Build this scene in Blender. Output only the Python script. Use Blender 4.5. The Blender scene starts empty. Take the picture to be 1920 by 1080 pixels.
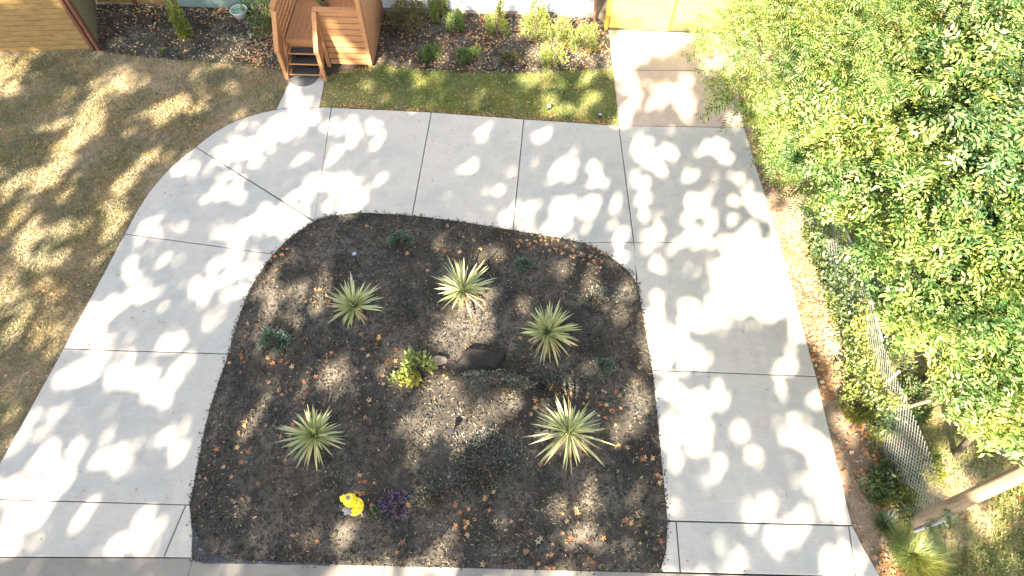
import bpy, math, random
import numpy as np
from mathutils import Vector, Matrix

random.seed(7)
rng = np.random.default_rng(7)
SC = bpy.context.scene
COL = SC.collection

# ------------------------------------------------------------ camera
PH = math.radians(58.5); RO = math.radians(1.5); FPX = 1200.0; CH = 11.0
AF = np.array([0, math.cos(PH), -math.sin(PH)])
AU = np.array([0, math.sin(PH), math.cos(PH)])
AX = np.array([1.0, 0, 0])
RC = math.cos(RO) * AX + math.sin(RO) * AU
UC = math.cos(RO) * AU - math.sin(RO) * AX
cam = bpy.data.cameras.new("camera"); camo = bpy.data.objects.new("camera", cam); COL.objects.link(camo)
cam.sensor_width = 36; cam.lens = 36 * FPX / 1920; cam.clip_start = 0.1; cam.clip_end = 2000
M = Matrix(((RC[0], UC[0], -AF[0]), (RC[1], UC[1], -AF[1]), (RC[2], UC[2], -AF[2]))).to_4x4()
camo.matrix_world = Matrix.Translation((0, 0, CH)) @ M
SC.camera = camo

# ------------------------------------------------------------ light
EL = math.radians(38); AZ = math.radians(21)
SD = np.array([math.sin(AZ) * math.cos(EL), math.cos(AZ) * math.cos(EL), -math.sin(EL)])   # direction the light travels
sun = bpy.data.lights.new("sun", 'SUN'); suno = bpy.data.objects.new("sun", sun); COL.objects.link(suno)
sun.energy = 5.0; sun.angle = math.radians(0.6); sun.color = (1.0, 0.85, 0.64)
suno.rotation_euler = Vector(SD).to_track_quat('-Z', 'Y').to_euler(); suno.location = (0, -30, 30)
W = bpy.data.worlds.new("World"); SC.world = W; W.use_nodes = True
wn = W.node_tree.nodes; wn.clear()
sky = wn.new('ShaderNodeTexSky'); sky.sky_type = 'NISHITA'; sky.sun_disc = False
sky.sun_elevation = EL; sky.sun_rotation = math.pi + AZ
bg = wn.new('ShaderNodeBackground'); bg.inputs[1].default_value = 0.06
wo = wn.new('ShaderNodeOutputWorld')
hsv = wn.new('ShaderNodeHueSaturation'); hsv.inputs['Saturation'].default_value = 0.3
W.node_tree.links.new(sky.outputs[0], hsv.inputs['Color']); W.node_tree.links.new(hsv.outputs[0], bg.inputs[0]); W.node_tree.links.new(bg.outputs[0], wo.inputs[0])
SC.view_settings.view_transform = 'Standard'; SC.view_settings.look = 'None'
SC.view_settings.gamma = 1; SC.view_settings.exposure = 3.26
SC.cycles.max_bounces = 6; SC.cycles.diffuse_bounces = 3; SC.cycles.transmission_bounces = 3
SC.cycles.transparent_max_bounces = 4

# ------------------------------------------------------------ geometry of the place: surveyed points on the ground
def gp(px, py, z=0.0):
    d = AF * FPX + RC * (px - 960) + UC * (540 - py)
    t = (z - CH) / d[2]
    return np.array([d[0] * t, d[1] * t, z])
def pj(P):
    v = np.asarray(P, float) - np.array([0, 0, CH])
    zz = v @ AF
    return 960 + FPX * (v @ RC) / zz, 540 - FPX * (v @ UC) / zz
def poly(pts, z=0.0):
    return np.array([gp(a, b, z)[:2] for a, b in pts])

# ------------------------------------------------------------ helpers
def tag(o, label=None, cat=None, group=None, kind=None):
    if label: o["label"] = label
    if cat: o["category"] = cat
    if group: o["group"] = group
    if kind: o["kind"] = kind
    return o
def empty(name, loc, label, cat, group=None, rz=0):
    o = bpy.data.objects.new(name, None); COL.objects.link(o); o.location = loc; o.rotation_euler = (0, 0, rz)
    o.empty_display_size = 0.2
    return tag(o, label, cat, group)
def link(name, me, mats, parent=None, smooth=False, loc=(0, 0, 0)):
    for m in (mats if isinstance(mats, (list, tuple)) else [mats]): me.materials.append(m)
    o = bpy.data.objects.new(name, me); COL.objects.link(o)
    if parent is not None: o.parent = parent
    o.location = loc
    if smooth: me.polygons.foreach_set('use_smooth', np.ones(len(me.polygons), bool))
    return o
def mesh_np(name, V, F, mats, parent=None, smooth=False, midx=None, loc=(0, 0, 0)):
    V = np.asarray(V, np.float32); F = np.asarray(F, np.int32)
    k = F.shape[1]
    me = bpy.data.meshes.new(name)
    me.vertices.add(len(V)); me.vertices.foreach_set('co', V.ravel())
    me.loops.add(F.size); me.loops.foreach_set('vertex_index', F.ravel())
    me.polygons.add(len(F)); me.polygons.foreach_set('loop_start', np.arange(0, F.size, k, dtype=np.int32))
    me.polygons.foreach_set('loop_total', np.full(len(F), k, np.int32))
    o = link(name, me, mats, parent, smooth, loc)
    if midx is not None: me.polygons.foreach_set('material_index', np.asarray(midx, np.int32))
    me.update(calc_edges=True)
    return o
class MB:
    def __init__(s): s.v = []; s.f = []
    def add(s, V, F):
        b = len(s.v); s.v += [tuple(map(float, p)) for p in V]; s.f += [tuple(b + i for i in f) for f in F]; return s
    def box(s, x0, x1, y0, y1, z0, z1, bev=0.0):
        V = [(x, y, z) for z in (z0, z1) for y in (y0, y1) for x in (x0, x1)]
        return s.add(V, [(0, 2, 3, 1), (4, 5, 7, 6), (0, 1, 5, 4), (2, 6, 7, 3), (0, 4, 6, 2), (1, 3, 7, 5)])
    def obox(s, a, b, w, h, up=(0, 0, 1)):
        a = Vector(a); b = Vector(b); d = (b - a).normalized(); u = Vector(up); sd = d.cross(u).normalized(); u = sd.cross(d)
        V = [p + sd * (i * w / 2) + u * (j * h / 2) for p in (a, b) for j in (-1, 1) for i in (-1, 1)]
        return s.add(V, [(0, 1, 3, 2), (4, 6, 7, 5), (0, 4, 5, 1), (2, 3, 7, 6), (0, 2, 6, 4), (1, 5, 7, 3)])
    def tube(s, pts, rad, n=8, caps=True):
        pts = [Vector(p) for p in pts]; b = len(s.v); 
        prev = None
        for i, p in enumerate(pts):
            d = (pts[min(i + 1, len(pts) - 1)] - pts[max(i - 1, 0)]).normalized()
            r = rad[i] if hasattr(rad, '__len__') else rad
            a = Vector((0, 0, 1)) if abs(d.z) < .9 else Vector((1, 0, 0))
            if prev is None: e1 = d.cross(a).normalized()
            else: e1 = (prev - d * prev.dot(d)).normalized()
            prev = e1; e2 = d.cross(e1)
            for k in range(n):
                t = 2 * math.pi * k / n
                s.v.append(tuple(p + e1 * (r * math.cos(t)) + e2 * (r * math.sin(t))))
        for i in range(len(pts) - 1):
            for k in range(n):
                k2 = (k + 1) % n
                s.f.append((b + i * n + k, b + i * n + k2, b + (i + 1) * n + k2, b + (i + 1) * n + k))
        if caps:
            s.f.append(tuple(b + k for k in reversed(range(n)))); s.f.append(tuple(b + (len(pts) - 1) * n + k for k in range(n)))
        return s
    def lathe(s, prof, n=20, o=(0, 0, 0), axis='z'):
        b = len(s.v)
        for r, h in prof:
            for k in range(n):
                t = 2 * math.pi * k / n; x, y = r * math.cos(t), r * math.sin(t)
                p = {'z': (x, y, h), 'y': (x, h, y), 'x': (h, x, y)}[axis]
                s.v.append((o[0] + p[0], o[1] + p[1], o[2] + p[2]))
        for i in range(len(prof) - 1):
            for k in range(n):
                k2 = (k + 1) % n
                s.f.append((b + i * n + k, b + i * n + k2, b + (i + 1) * n + k2, b + (i + 1) * n + k))
        s.f.append(tuple(b + k for k in range(n))); s.f.append(tuple(b + (len(prof) - 1) * n + k for k in range(n)))
        return s
    def build(s, name, mat, parent=None, smooth=False, bevel=0, loc=(0, 0, 0)):
        me = bpy.data.meshes.new(name); me.from_pydata(s.v, [], s.f); me.update()
        import bmesh
        bm = bmesh.new(); bm.from_mesh(me); bmesh.ops.recalc_face_normals(bm, faces=bm.faces); bm.to_mesh(me); bm.free()
        o = link(name, me, mat, parent, smooth, loc)
        if bevel:
            m = o.modifiers.new('bevel', 'BEVEL'); m.width = bevel; m.segments = 2; m.limit_method = 'ANGLE'
        return o

def inpoly(P, poly_):
    x, y = P[:, 0], P[:, 1]; r = np.zeros(len(P), bool); n = len(poly_); j = n - 1
    for i in range(n):
        xi, yi = poly_[i]; xj, yj = poly_[j]
        if yi != yj:
            c = ((yi > y) != (yj > y)) & (x < (xj - xi) * (y - yi) / (yj - yi) + xi)
            r ^= c
        j = i
    return r
def scatter(poly_, n):
    lo = poly_.min(0); hi = poly_.max(0); out = []; c = 0
    while c < n:
        P = lo + rng.random((n * 2, 2)) * (hi - lo); P = P[inpoly(P, poly_)]; out.append(P); c += len(P)
        if len(P) == 0: break
    return np.concatenate(out)[:n]
def distpoly(P, poly_):
    d = np.full(len(P), 1e9); n = len(poly_)
    for i in range(n):
        a = poly_[i]; b = poly_[(i + 1) % n]; ab = b - a; L = (ab @ ab) + 1e-12
        t = np.clip(((P - a) @ ab) / L, 0, 1); q = a + t[:, None] * ab
        d = np.minimum(d, np.hypot(*(P - q).T))
    return d
class VN:                                       # smooth value noise
    def __init__(s, seed): s.g = np.random.default_rng(seed).random((64, 64))
    def __call__(s, x, y):
        xi = np.floor(x).astype(int); yi = np.floor(y).astype(int); fx = x - xi; fy = y - yi
        fx = fx * fx * (3 - 2 * fx); fy = fy * fy * (3 - 2 * fy); g = s.g
        a = g[xi % 64, yi % 64]; b = g[(xi + 1) % 64, yi % 64]; c = g[xi % 64, (yi + 1) % 64]; d = g[(xi + 1) % 64, (yi + 1) % 64]
        return (a * (1 - fx) + b * fx) * (1 - fy) + (c * (1 - fx) + d * fx) * fy
N1, N2, N3 = VN(1), VN(2), VN(3)
def rots(n, tilt=0.5, yaw=None, tmin=0):        # yaw about z then tilt away
    y = rng.random(n) * 2 * math.pi if yaw is None else yaw
    a = rng.random(n) * 2 * math.pi; t = tmin + rng.random(n) * (tilt - tmin)
    cy, sy = np.cos(y), np.sin(y); Z = np.zeros(n); O = np.ones(n)
    Rz = np.stack([np.stack([cy, -sy, Z], -1), np.stack([sy, cy, Z], -1), np.stack([Z, Z, O], -1)], 1)
    ax = np.stack([np.cos(a), np.sin(a), Z], -1); c = np.cos(t)[:, None, None]; s_ = np.sin(t)[:, None, None]
    K = np.zeros((n, 3, 3)); K[:, 0, 2] = ax[:, 1]; K[:, 1, 2] = -ax[:, 0]; K[:, 2, 0] = -ax[:, 1]; K[:, 2, 1] = ax[:, 0]
    Rt = np.eye(3)[None] + s_ * K + (1 - c) * (K @ K)
    return Rt @ Rz
def frames(D, roll=None):                       # x axis along D, z roughly up
    D = D / np.linalg.norm(D, axis=1)[:, None]; up = np.array([0, 0, 1.0])
    S = np.cross(up[None], D); nn = np.linalg.norm(S, axis=1)[:, None]; S = np.where(nn > 1e-4, S / np.maximum(nn, 1e-4), np.array([[0, 1.0, 0]]))
    U = np.cross(D, S)
    if roll is not None:
        c, s_ = np.cos(roll)[:, None], np.sin(roll)[:, None]; S, U = S * c + U * s_, U * c - S * s_
    return np.stack([D, S, U], -1)
def inst(TV, TF, pos, R, sc):
    TV = np.asarray(TV, float); TF = np.asarray(TF)
    sc = np.broadcast_to(sc, (len(pos),))
    V = np.einsum('nij,tj->nti', R, TV) * sc[:, None, None] + pos[:, None, :]
    F = TF[None] + (np.arange(len(pos)) * len(TV))[:, None, None]
    return V.reshape(-1, 3), F.reshape(-1, TF.shape[1])
def cat(parts):
    V = []; F = []; b = 0
    for v, f in parts: V.append(v); F.append(f + b); b += len(v)
    return np.concatenate(V), np.concatenate(F)

# ------------------------------------------------------------ materials
def mat(name):
    m = bpy.data.materials.new(name); m.use_nodes = True; nt = m.node_tree; nt.nodes.clear()
    out = nt.nodes.new('ShaderNodeOutputMaterial'); return m, nt, out
def nd(nt, t, **kw):
    n = nt.nodes.new(t)
    for k, v in kw.items():
        if k in ('ins',):
            for a, b in v.items(): n.inputs[a].default_value = b
        else: setattr(n, k, v)
    return n
def ramp(nt, src, stops, interp='LINEAR'):
    r = nt.nodes.new('ShaderNodeValToRGB'); cr = r.color_ramp; cr.interpolation = interp
    while len(cr.elements) < len(stops): cr.elements.new(0.5)
    for e, (p, c) in zip(cr.elements, stops): e.position = p; e.color = (*c, 1)
    nt.links.new(src, r.inputs[0]); return r.outputs[0]
def noise(nt, scale, detail=6, rough=.6, coord=None, vscale=None):
    n = nd(nt, 'ShaderNodeTexNoise', ins={'Scale': scale, 'Detail': detail, 'Roughness': rough})
    if coord is None:
        tc = nt.nodes.new('ShaderNodeTexCoord'); coord = tc.outputs['Object']
    if vscale:
        mp = nt.nodes.new('ShaderNodeMapping'); mp.inputs['Scale'].default_value = vscale; nt.links.new(coord, mp.inputs[0]); coord = mp.outputs[0]
    nt.links.new(coord, n.inputs['Vector']); return n.outputs['Fac']
def mix(nt, f, a, b, mode='MIX'):
    m = nd(nt, 'ShaderNodeMix', data_type='RGBA', blend_type=mode)
    for s_, i in ((f, 0), (a, 6), (b, 7)):
        if isinstance(s_, (int, float)): m.inputs[i].default_value = s_
        elif isinstance(s_, tuple): m.inputs[i].default_value = (*s_, 1)
        else: nt.links.new(s_, m.inputs[i])
    return m.outputs[2]
def surf(nt, out, col, rough=.85, bump=None, bstr=.4, bdist=.01, spec=.3, metal=0):
    p = nt.nodes.new('ShaderNodeBsdfPrincipled'); p.inputs['Roughness'].default_value = rough; p.inputs['Specular IOR Level'].default_value = spec
    p.inputs['Metallic'].default_value = metal
    if isinstance(col, tuple): p.inputs['Base Color'].default_value = (*col, 1)
    else: nt.links.new(col, p.inputs['Base Color'])
    if bump is not None:
        b = nd(nt, 'ShaderNodeBump', ins={'Strength': bstr, 'Distance': bdist}); nt.links.new(bump, b.inputs['Height']); nt.links.new(b.outputs[0], p.inputs['Normal'])
    nt.links.new(p.outputs[0], out.inputs[0]); return p
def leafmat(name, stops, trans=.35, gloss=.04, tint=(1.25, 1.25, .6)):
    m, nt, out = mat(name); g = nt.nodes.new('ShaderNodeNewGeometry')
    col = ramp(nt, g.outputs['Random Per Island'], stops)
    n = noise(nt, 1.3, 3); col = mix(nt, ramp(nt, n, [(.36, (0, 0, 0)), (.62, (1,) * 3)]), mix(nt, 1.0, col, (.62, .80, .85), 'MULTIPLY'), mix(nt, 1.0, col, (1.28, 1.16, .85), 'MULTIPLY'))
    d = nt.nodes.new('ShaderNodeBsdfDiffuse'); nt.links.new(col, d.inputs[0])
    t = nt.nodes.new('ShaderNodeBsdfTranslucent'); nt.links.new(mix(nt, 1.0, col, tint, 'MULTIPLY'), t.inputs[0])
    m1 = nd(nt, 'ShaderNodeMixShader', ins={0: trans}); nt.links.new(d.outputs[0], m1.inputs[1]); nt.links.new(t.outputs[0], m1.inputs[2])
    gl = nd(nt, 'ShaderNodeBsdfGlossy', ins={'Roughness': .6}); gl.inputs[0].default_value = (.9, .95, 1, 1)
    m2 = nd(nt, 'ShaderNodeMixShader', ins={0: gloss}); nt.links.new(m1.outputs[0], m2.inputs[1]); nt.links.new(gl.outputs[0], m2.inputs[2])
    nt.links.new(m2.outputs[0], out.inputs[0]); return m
def stained(name, c1, c2, scale=6, rough=.8, bscale=60, bstr=.3, vscale=None, bdist=.005, spec=.3, metal=0, c3=None):
    m, nt, out = mat(name)
    n = noise(nt, scale, 8, .65, vscale=vscale); col = ramp(nt, n, [(.3, c1), (.7, c2)])
    if c3: col = mix(nt, ramp(nt, noise(nt, scale * 4.3, 5, .7, vscale=vscale), [(.56, (0,) * 3), (.68, (1,) * 3)]), col, c3)
    surf(nt, out, col, rough, noise(nt, bscale, 4, vscale=vscale), bstr, bdist, spec, metal); return m

def concrete(name, base, dark, warm):
    m, nt, out = mat(name)
    big = noise(nt, .8, 9, .68); col = ramp(nt, big, [(.32, dark), (.5, base), (.70, warm)])
    fine = noise(nt, 70, 5, .8); col = mix(nt, ramp(nt, fine, [(.36, (.6,) * 3), (.55, (0,) * 3)]), col, tuple(c * .78 for c in dark))
    br = noise(nt, 14, 8, .75, vscale=(.35, 9, 1)); col = mix(nt, ramp(nt, br, [(.38, (.55,) * 3), (.58, (0,) * 3)]), col, tuple(c * .74 for c in base))
    bl = noise(nt, 3.1, 8, .75); col = mix(nt, ramp(nt, bl, [(.50, (0,) * 3), (.68, (.7,) * 3)]), col, tuple(c * .70 for c in warm))
    sp = noise(nt, 2.6, 3, .5); sp2 = noise(nt, 30, 3, .6)
    spots = ramp(nt, sp2, [(.66, (0,) * 3), (.72, (.85,) * 3)]); gate = ramp(nt, sp, [(.5, (0,) * 3), (.60, (1,) * 3)])
    col = mix(nt, mix(nt, 1.0, spots, gate, 'MULTIPLY'), col, (.17, .15, .13))
    vo = nd(nt, 'ShaderNodeTexVoronoi', ins={'Scale': 2.2, 'Randomness': 1.0}); tc = nt.nodes.new('ShaderNodeTexCoord'); nt.links.new(tc.outputs['Object'], vo.inputs['Vector'])
    col = mix(nt, ramp(nt, vo.outputs['Distance'], [(.02, (.8,) * 3), (.045, (0,) * 3)]), col, (.20, .15, .11))
    gg = nt.nodes.new('ShaderNodeNewGeometry'); col = mix(nt, 1.0, col, ramp(nt, gg.outputs['Random Per Island'], [(0, (.90, .91, .92)), (.5, (.98, .97, .96)), (1, (1.04, 1.02, .99))]), 'MULTIPLY')
    surf(nt, out, col, .88, mix(nt, .5, noise(nt, 180, 3), br), .3, .004, .25); return m
M_worn = concrete('worn_concrete', (.42, .34, .29), (.30, .255, .225), (.48, .39, .33))
M_conc = concrete('concrete', (.475, .455, .42), (.37, .375, .36), (.52, .475, .425))
M_old = concrete('old_concrete', (.25, .24, .22), (.15, .15, .14), (.30, .27, .24))
def groundmat(name, cols, s1=1.1, s2=26, bstr=.8):
    m, nt, out = mat(name)
    a = noise(nt, s1, 8, .65); col = ramp(nt, a, [(.30, cols[0]), (.46, cols[1]), (.58, cols[2]), (.70, cols[3])])
    f = noise(nt, s2, 6, .75); col = mix(nt, ramp(nt, f, [(.36, (.75,) * 3), (.55, (0,) * 3)]), col, tuple(c * .45 for c in cols[1]))
    g = noise(nt, s2 * 2.3, 3, .7); col = mix(nt, ramp(nt, g, [(.58, (0,) * 3), (.72, (.6,) * 3)]), col, tuple(min(1, c * 1.7) for c in cols[2]))
    surf(nt, out, col, .95, mix(nt, .5, f, g), bstr, .03, .1); return m
M_dry = groundmat('dry_lawn', [(.13, .14, .065), (.21, .17, .11), (.32, .25, .17), (.23, .17, .11)])
M_green = groundmat('green_lawn', [(.12, .16, .05), (.17, .19, .065), (.24, .23, .10), (.30, .24, .15)])
M_soil = groundmat('soil', [(.17, .115, .08), (.22, .165, .12), (.30, .23, .17), (.14, .105, .08)])
M_mulch = groundmat('bark_mulch', [(.034, .032, .029), (.056, .051, .046), (.135, .12, .103), (.085, .076, .066)], 1.1, 30, 1.0)
M_rlawn = groundmat('rough_lawn', [(.11, .14, .04), (.21, .20, .08), (.29, .23, .14), (.24, .18, .12)], .9)
M_gap = stained('joint_soil', (.03, .027, .024), (.06, .052, .045), 20)
M_asph = stained('asphalt', (.05, .05, .05), (.07, .068, .065), 8, .9, 120, .5)
M_chip = leafmat('bark_chips', [(0, (.018, .016, .014)), (.6, (.040, .034, .028)), (.93, (.065, .052, .042)), (1, (.16, .12, .085))], 0.02, .03)
M_straw = leafmat('straw_bits', [(0, (.20, .13, .075)), (1, (.40, .31, .20))], .1, .03)
M_fall = leafmat('fallen_leaf', [(0, (.26, .085, .035)), (.35, (.36, .15, .06)), (.65, (.42, .24, .12)), (.85, (.46, .33, .2)), (1, (.30, .06, .03))], .15, .05, (1.1, .9, .7))
M_pale = leafmat('pale_leaf', [(0, (.36, .26, .17)), (.6, (.46, .38, .26)), (1, (.40, .17, .08))], .15, .08, (1.1, 1, .8))
M_drygr = leafmat('dry_blades', [(0, (.14, .14, .07)), (.5, (.25, .21, .14)), (.85, (.35, .30, .21)), (1, (.10, .14, .04))], .3, .03)
M_grngr = leafmat('green_blades', [(0, (.08, .14, .03)), (.6, (.17, .21, .055)), (1, (.32, .28, .13))], .35, .04)
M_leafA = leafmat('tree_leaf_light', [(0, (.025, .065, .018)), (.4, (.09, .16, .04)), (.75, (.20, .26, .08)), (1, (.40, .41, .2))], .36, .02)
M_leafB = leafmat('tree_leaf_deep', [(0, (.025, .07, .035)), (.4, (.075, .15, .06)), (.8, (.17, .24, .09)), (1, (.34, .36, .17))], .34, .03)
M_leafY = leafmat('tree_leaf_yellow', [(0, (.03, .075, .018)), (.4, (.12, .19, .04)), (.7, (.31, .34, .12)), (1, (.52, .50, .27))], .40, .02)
M_street = leafmat('street_tree_leaf', [(0, (.05, .08, .02)), (1, (.13, .12, .03))], .16, .04)
M_bark = stained('bark', (.10, .075, .055), (.22, .18, .14), 5, .95, 30, 1, (6, 6, 1), .02)
M_wood = stained('cedar_wood', (.30, .14, .058), (.43, .22, .10), 3, .7, 50, .35, (1, 12, 12), c3=(.19, .10, .055))
M_woodv = stained('cedar_wood_side', (.22, .105, .05), (.33, .17, .085), 3, .7, 50, .35, (12, 1, 12), c3=(.14, .08, .045))
M_fence = stained('fence_boards', (.16, .10, .035), (.27, .18, .07), 1.6, .75, 40, .3, (1.5, 10, 9), c3=(.10, .06, .025))
M_gatew = stained('gate_boards', (.38, .35, .06), (.46, .44, .09), 1.2, .7, 40, .3, (1, 8, 6), c3=(.20, .12, .035))
M_dpost = stained('brown_post', (.075, .032, .02), (.14, .06, .035), 4, .7, 40, .3, (8, 8, 1))
M_weath = stained('weathered_boards', (.10, .115, .07), (.18, .19, .12), 3, .85, 40, .4, (8, 1, 8))
M_ypost = stained('yellow_post', (.28, .15, .02), (.36, .20, .03), 4, .6)
M_side1 = stained('pale_siding', (.50, .54, .56), (.56, .60, .61), 2, .6, 30, .1)
M_side2 = stained('green_siding', (.085, .135, .125), (.12, .17, .155), 3, .6, 30, .1)
M_roof = stained('shingles', (.10, .10, .10), (.18, .17, .16), 14, .9)
M_black = stained('black_rubber', (.018, .02, .022), (.04, .042, .045), 30, .8, 90, .6)
M_mat_ = stained('door_mat', (.05, .052, .055), (.14, .145, .15), 22, .9, 120, .8)
M_galv = stained('galvanised', (.24, .25, .24), (.36, .37, .36), 20, .6, metal=.2)
M_yel = stained('hydrant_yellow', (.78, .60, .015), (.86, .70, .03), 8, .4, 60, .15, spec=.5)
M_grey = stained('grey_cap', (.20, .20, .21), (.34, .34, .35), 20, .55, spec=.5)
M_brass = stained('dull_nut', (.16, .12, .08), (.28, .22, .16), 30, .6)
M_pole = stained('pole_wood', (.15, .115, .075), (.36, .28, .19), 1.6, .9, 26, .8, (9, 9, .9), .02, c3=(.09, .065, .045))
M_rockshadow = stained('boulder_shadow_black', (.016, .015, .014), (.032, .029, .027), 4, .95, 14, 1, None, .04)  # near black: the cast shadow is put into the rock colour
M_tan = stained('tan_stone', (.16, .13, .10), (.26, .22, .17), 5, .9, 20, .6)
M_plast = stained('dark_plastic', (.02, .02, .022), (.035, .035, .04), 20, .35, spec=.5)
M_glassy = stained('solar_cell', (.20, .24, .34), (.32, .36, .46), 20, .25, spec=.6)
M_white = stained('white_plastic', (.6, .6, .58), (.7, .7, .68), 10, .5)
M_pot = stained('pale_pot', (.42, .46, .44), (.52, .56, .54), 8, .5)
M_hose = stained('green_hose', (.05, .26, .14), (.08, .34, .2), 8, .4)
M_brown = stained('downspout_brown', (.12, .065, .045), (.17, .09, .06), 6, .5)
M_door = stained('door_paint', (.10, .05, .03), (.14, .07, .045), 6, .5)
M_fab = stained('landscape_fabric', (.03, .032, .04), (.06, .065, .08), 12, .7)
M_juni = leafmat('juniper_needles', [(0, (.045, .085, .06)), (.6, (.085, .13, .095)), (1, (.15, .19, .14))], .15, .08)
M_heuch = leafmat('yellow_green_leaf', [(0, (.14, .19, .035)), (.6, (.32, .34, .07)), (1, (.44, .40, .14))], .35, .08)
M_purp = leafmat('purple_leaf', [(0, (.04, .018, .065)), (.6, (.09, .04, .13)), (1, (.22, .11, .20))], .15, .08)
M_dkcov = leafmat('dark_groundcover_leaf', [(0, (.03, .032, .045)), (.5, (.07, .07, .08)), (.8, (.09, .10, .065)), (1, (.32, .27, .20))], .1, .06)
M_shrG = leafmat('shrub_green', [(0, (.04, .09, .018)), (.6, (.10, .165, .035)), (1, (.20, .24, .07))], .3, .06)
M_shrY = leafmat('shrub_yellow_green', [(0, (.09, .13, .02)), (.5, (.20, .23, .04)), (1, (.34, .32, .10))], .38, .06)
M_shrO = leafmat('shrub_olive', [(0, (.05, .055, .018)), (.6, (.11, .10, .035)), (1, (.22, .17, .07))], .25, .06)
M_yuG = leafmat('yucca_green', [(0, (.13, .18, .06)), (1, (.26, .29, .11))], .15, .10)
M_yuC = leafmat('yucca_cream', [(0, (.42, .43, .19)), (1, (.62, .58, .33))], .15, .10)
M_dried = leafmat('dried_grey_leaf', [(0, (.08, .08, .07)), (.6, (.15, .14, .12)), (1, (.24, .21, .17))], .1, .04)
M_vine = leafmat('vine_leaf', [(0, (.03, .075, .015)), (.5, (.07, .12, .025)), (1, (.16, .18, .04))], .35, .08)

# ------------------------------------------------------------ ground, paving
def cr(pts, k=4):
    P = np.array(pts, float); P = np.vstack([2 * P[0] - P[1], P, 2 * P[-1] - P[-2]]); out = []
    for i in range(1, len(P) - 2):
        p0, p1, p2, p3 = P[i - 1:i + 3]
        for j in range(k):
            t = j / k
            out.append(.5 * ((2 * p1) + (p2 - p0) * t + (2 * p0 - 5 * p1 + 4 * p2 - p3) * t * t + (3 * p1 - p0 - 3 * p2 + p3) * t ** 3))
    out.append(P[-2]); return [tuple(p) for p in out]
OUTL = [(120, 655), (180, 543), (235, 440), (262, 390), (290, 350), (325, 312), (368, 277), (400, 252), (440, 230), (480, 216), (520, 207), (560, 203), (622, 203)]
INL = [(358, 948), (385, 810), (405, 738), (430, 665), (447, 605), (475, 535), (515, 478), (548, 445), (590, 417), (622, 407), (655, 402), (690, 401), (773, 406), (870, 418), (962, 433), (1040, 446), (1090, 457), (1135, 477), (1168, 502), (1190, 528), (1199, 560), (1208, 615), (1222, 695), (1238, 850), (1250, 977)]
O4 = cr(OUTL); I4 = cr(INL)
def oS(i, j): return O4[i * 4:j * 4 + 1]
def iS(i, j): return I4[i * 4:j * 4 + 1]
def rv(a): return list(reversed(a))
panels = [
    [(-110, 1045), (-35, 936), (350, 947), (308, 1046)],
    [(350, 947), (358, 947), (363, 1000), (362, 1047), (308, 1046)],
    [(-35, 936), (120, 655)] + rv(iS(0, 3)),
    oS(0, 2) + rv(iS(3, 6)),
    oS(2, 6) + rv(iS(6, 8)),
    oS(6, 12) + [(592, 416.5)],
    [(622, 203), (809, 212)] + rv(iS(8, 12)),
    [(809, 212), (982, 225)] + rv(iS(12, 14)),
    [(982, 225), (1160, 237), (1188, 455.5)] + rv(iS(14, 16)),
    [(1188, 455.5), (1197, 532)] + rv(iS(16, 19)),
    [(1140, 57), (1372, 66), (1379, 134), (1149, 134)],
    [(1149, 134), (1379, 134), (1395, 241), (1160, 237)],
    [(1160, 237), (1395, 241), (1462, 458), (1188, 455.5)],
    [(1188, 455.5), (1462, 458), (1530, 707)] + rv(iS(19, 22)),
    [(1222, 695), (1530, 707), (1597, 986), (1250, 977)] + rv(iS(22, 24))[1:-1],
    [(1250, 978), (1267, 978), (1275, 1074), (1236, 1073), (1248, 1030)],
    [(1267, 978), (1590, 986), (1603, 1082), (1275, 1074)],
    [(1590, 986), (1597, 986), (1620, 1030), (1650, 1083), (1603, 1082)],
    [(549, 144), (611, 145), (600, 202.5), (560, 202), (518, 207)],
]
def slab(name, plist, matr, top, thick, gap):
    import bmesh
    bm = bmesh.new()
    for pl in plist:
        P = [Vector(p) for p in poly(pl)]
        Q = []
        for p in P:
            if not Q or (p - Q[-1]).length > .012: Q.append(p)
        if (Q[0] - Q[-1]).length < .012: Q.pop()
        area = sum(Q[i].x * Q[(i + 1) % len(Q)].y - Q[(i + 1) % len(Q)].x * Q[i].y for i in range(len(Q)))
        if area < 0: Q.reverse()
        n = len(Q); R = []
        for i in range(n):
            e1 = (Q[i] - Q[i - 1]).normalized(); e2 = (Q[(i + 1) % n] - Q[i]).normalized()
            n1 = Vector((-e1.y, e1.x)); n2 = Vector((-e2.y, e2.x)); b = n1 + n2
            b = b / max(.35, b.length_squared) * 2 if b.length > .2 else n1
            R.append(Q[i] + b * gap)
        e = .010
        rings = []
        for off, z in ((gap, top - thick), (gap, top - e), (gap + e, top)):
            rg = []
            for i in range(n):
                d = (R[i] - Q[i]).normalized() if (R[i] - Q[i]).length > 0 else Vector((0, 0))
                p = Q[i] + (R[i] - Q[i]) * (off / gap)
                rg.append(bm.verts.new((p.x, p.y, z)))
            rings.append(rg)
        for a, b in ((0, 1), (1, 2)):
            for i in range(n):
                bm.faces.new((rings[a][i], rings[a][(i + 1) % n], rings[b][(i + 1) % n], rings[b][i]))
        f = bm.faces.new(rings[2])
    bmesh.ops.triangulate(bm, faces=[f for f in bm.faces if len(f.verts) > 4])
    me = bpy.data.meshes.new(name); bm.to_mesh(me); bm.free()
    return link(name, me, matr)
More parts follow.
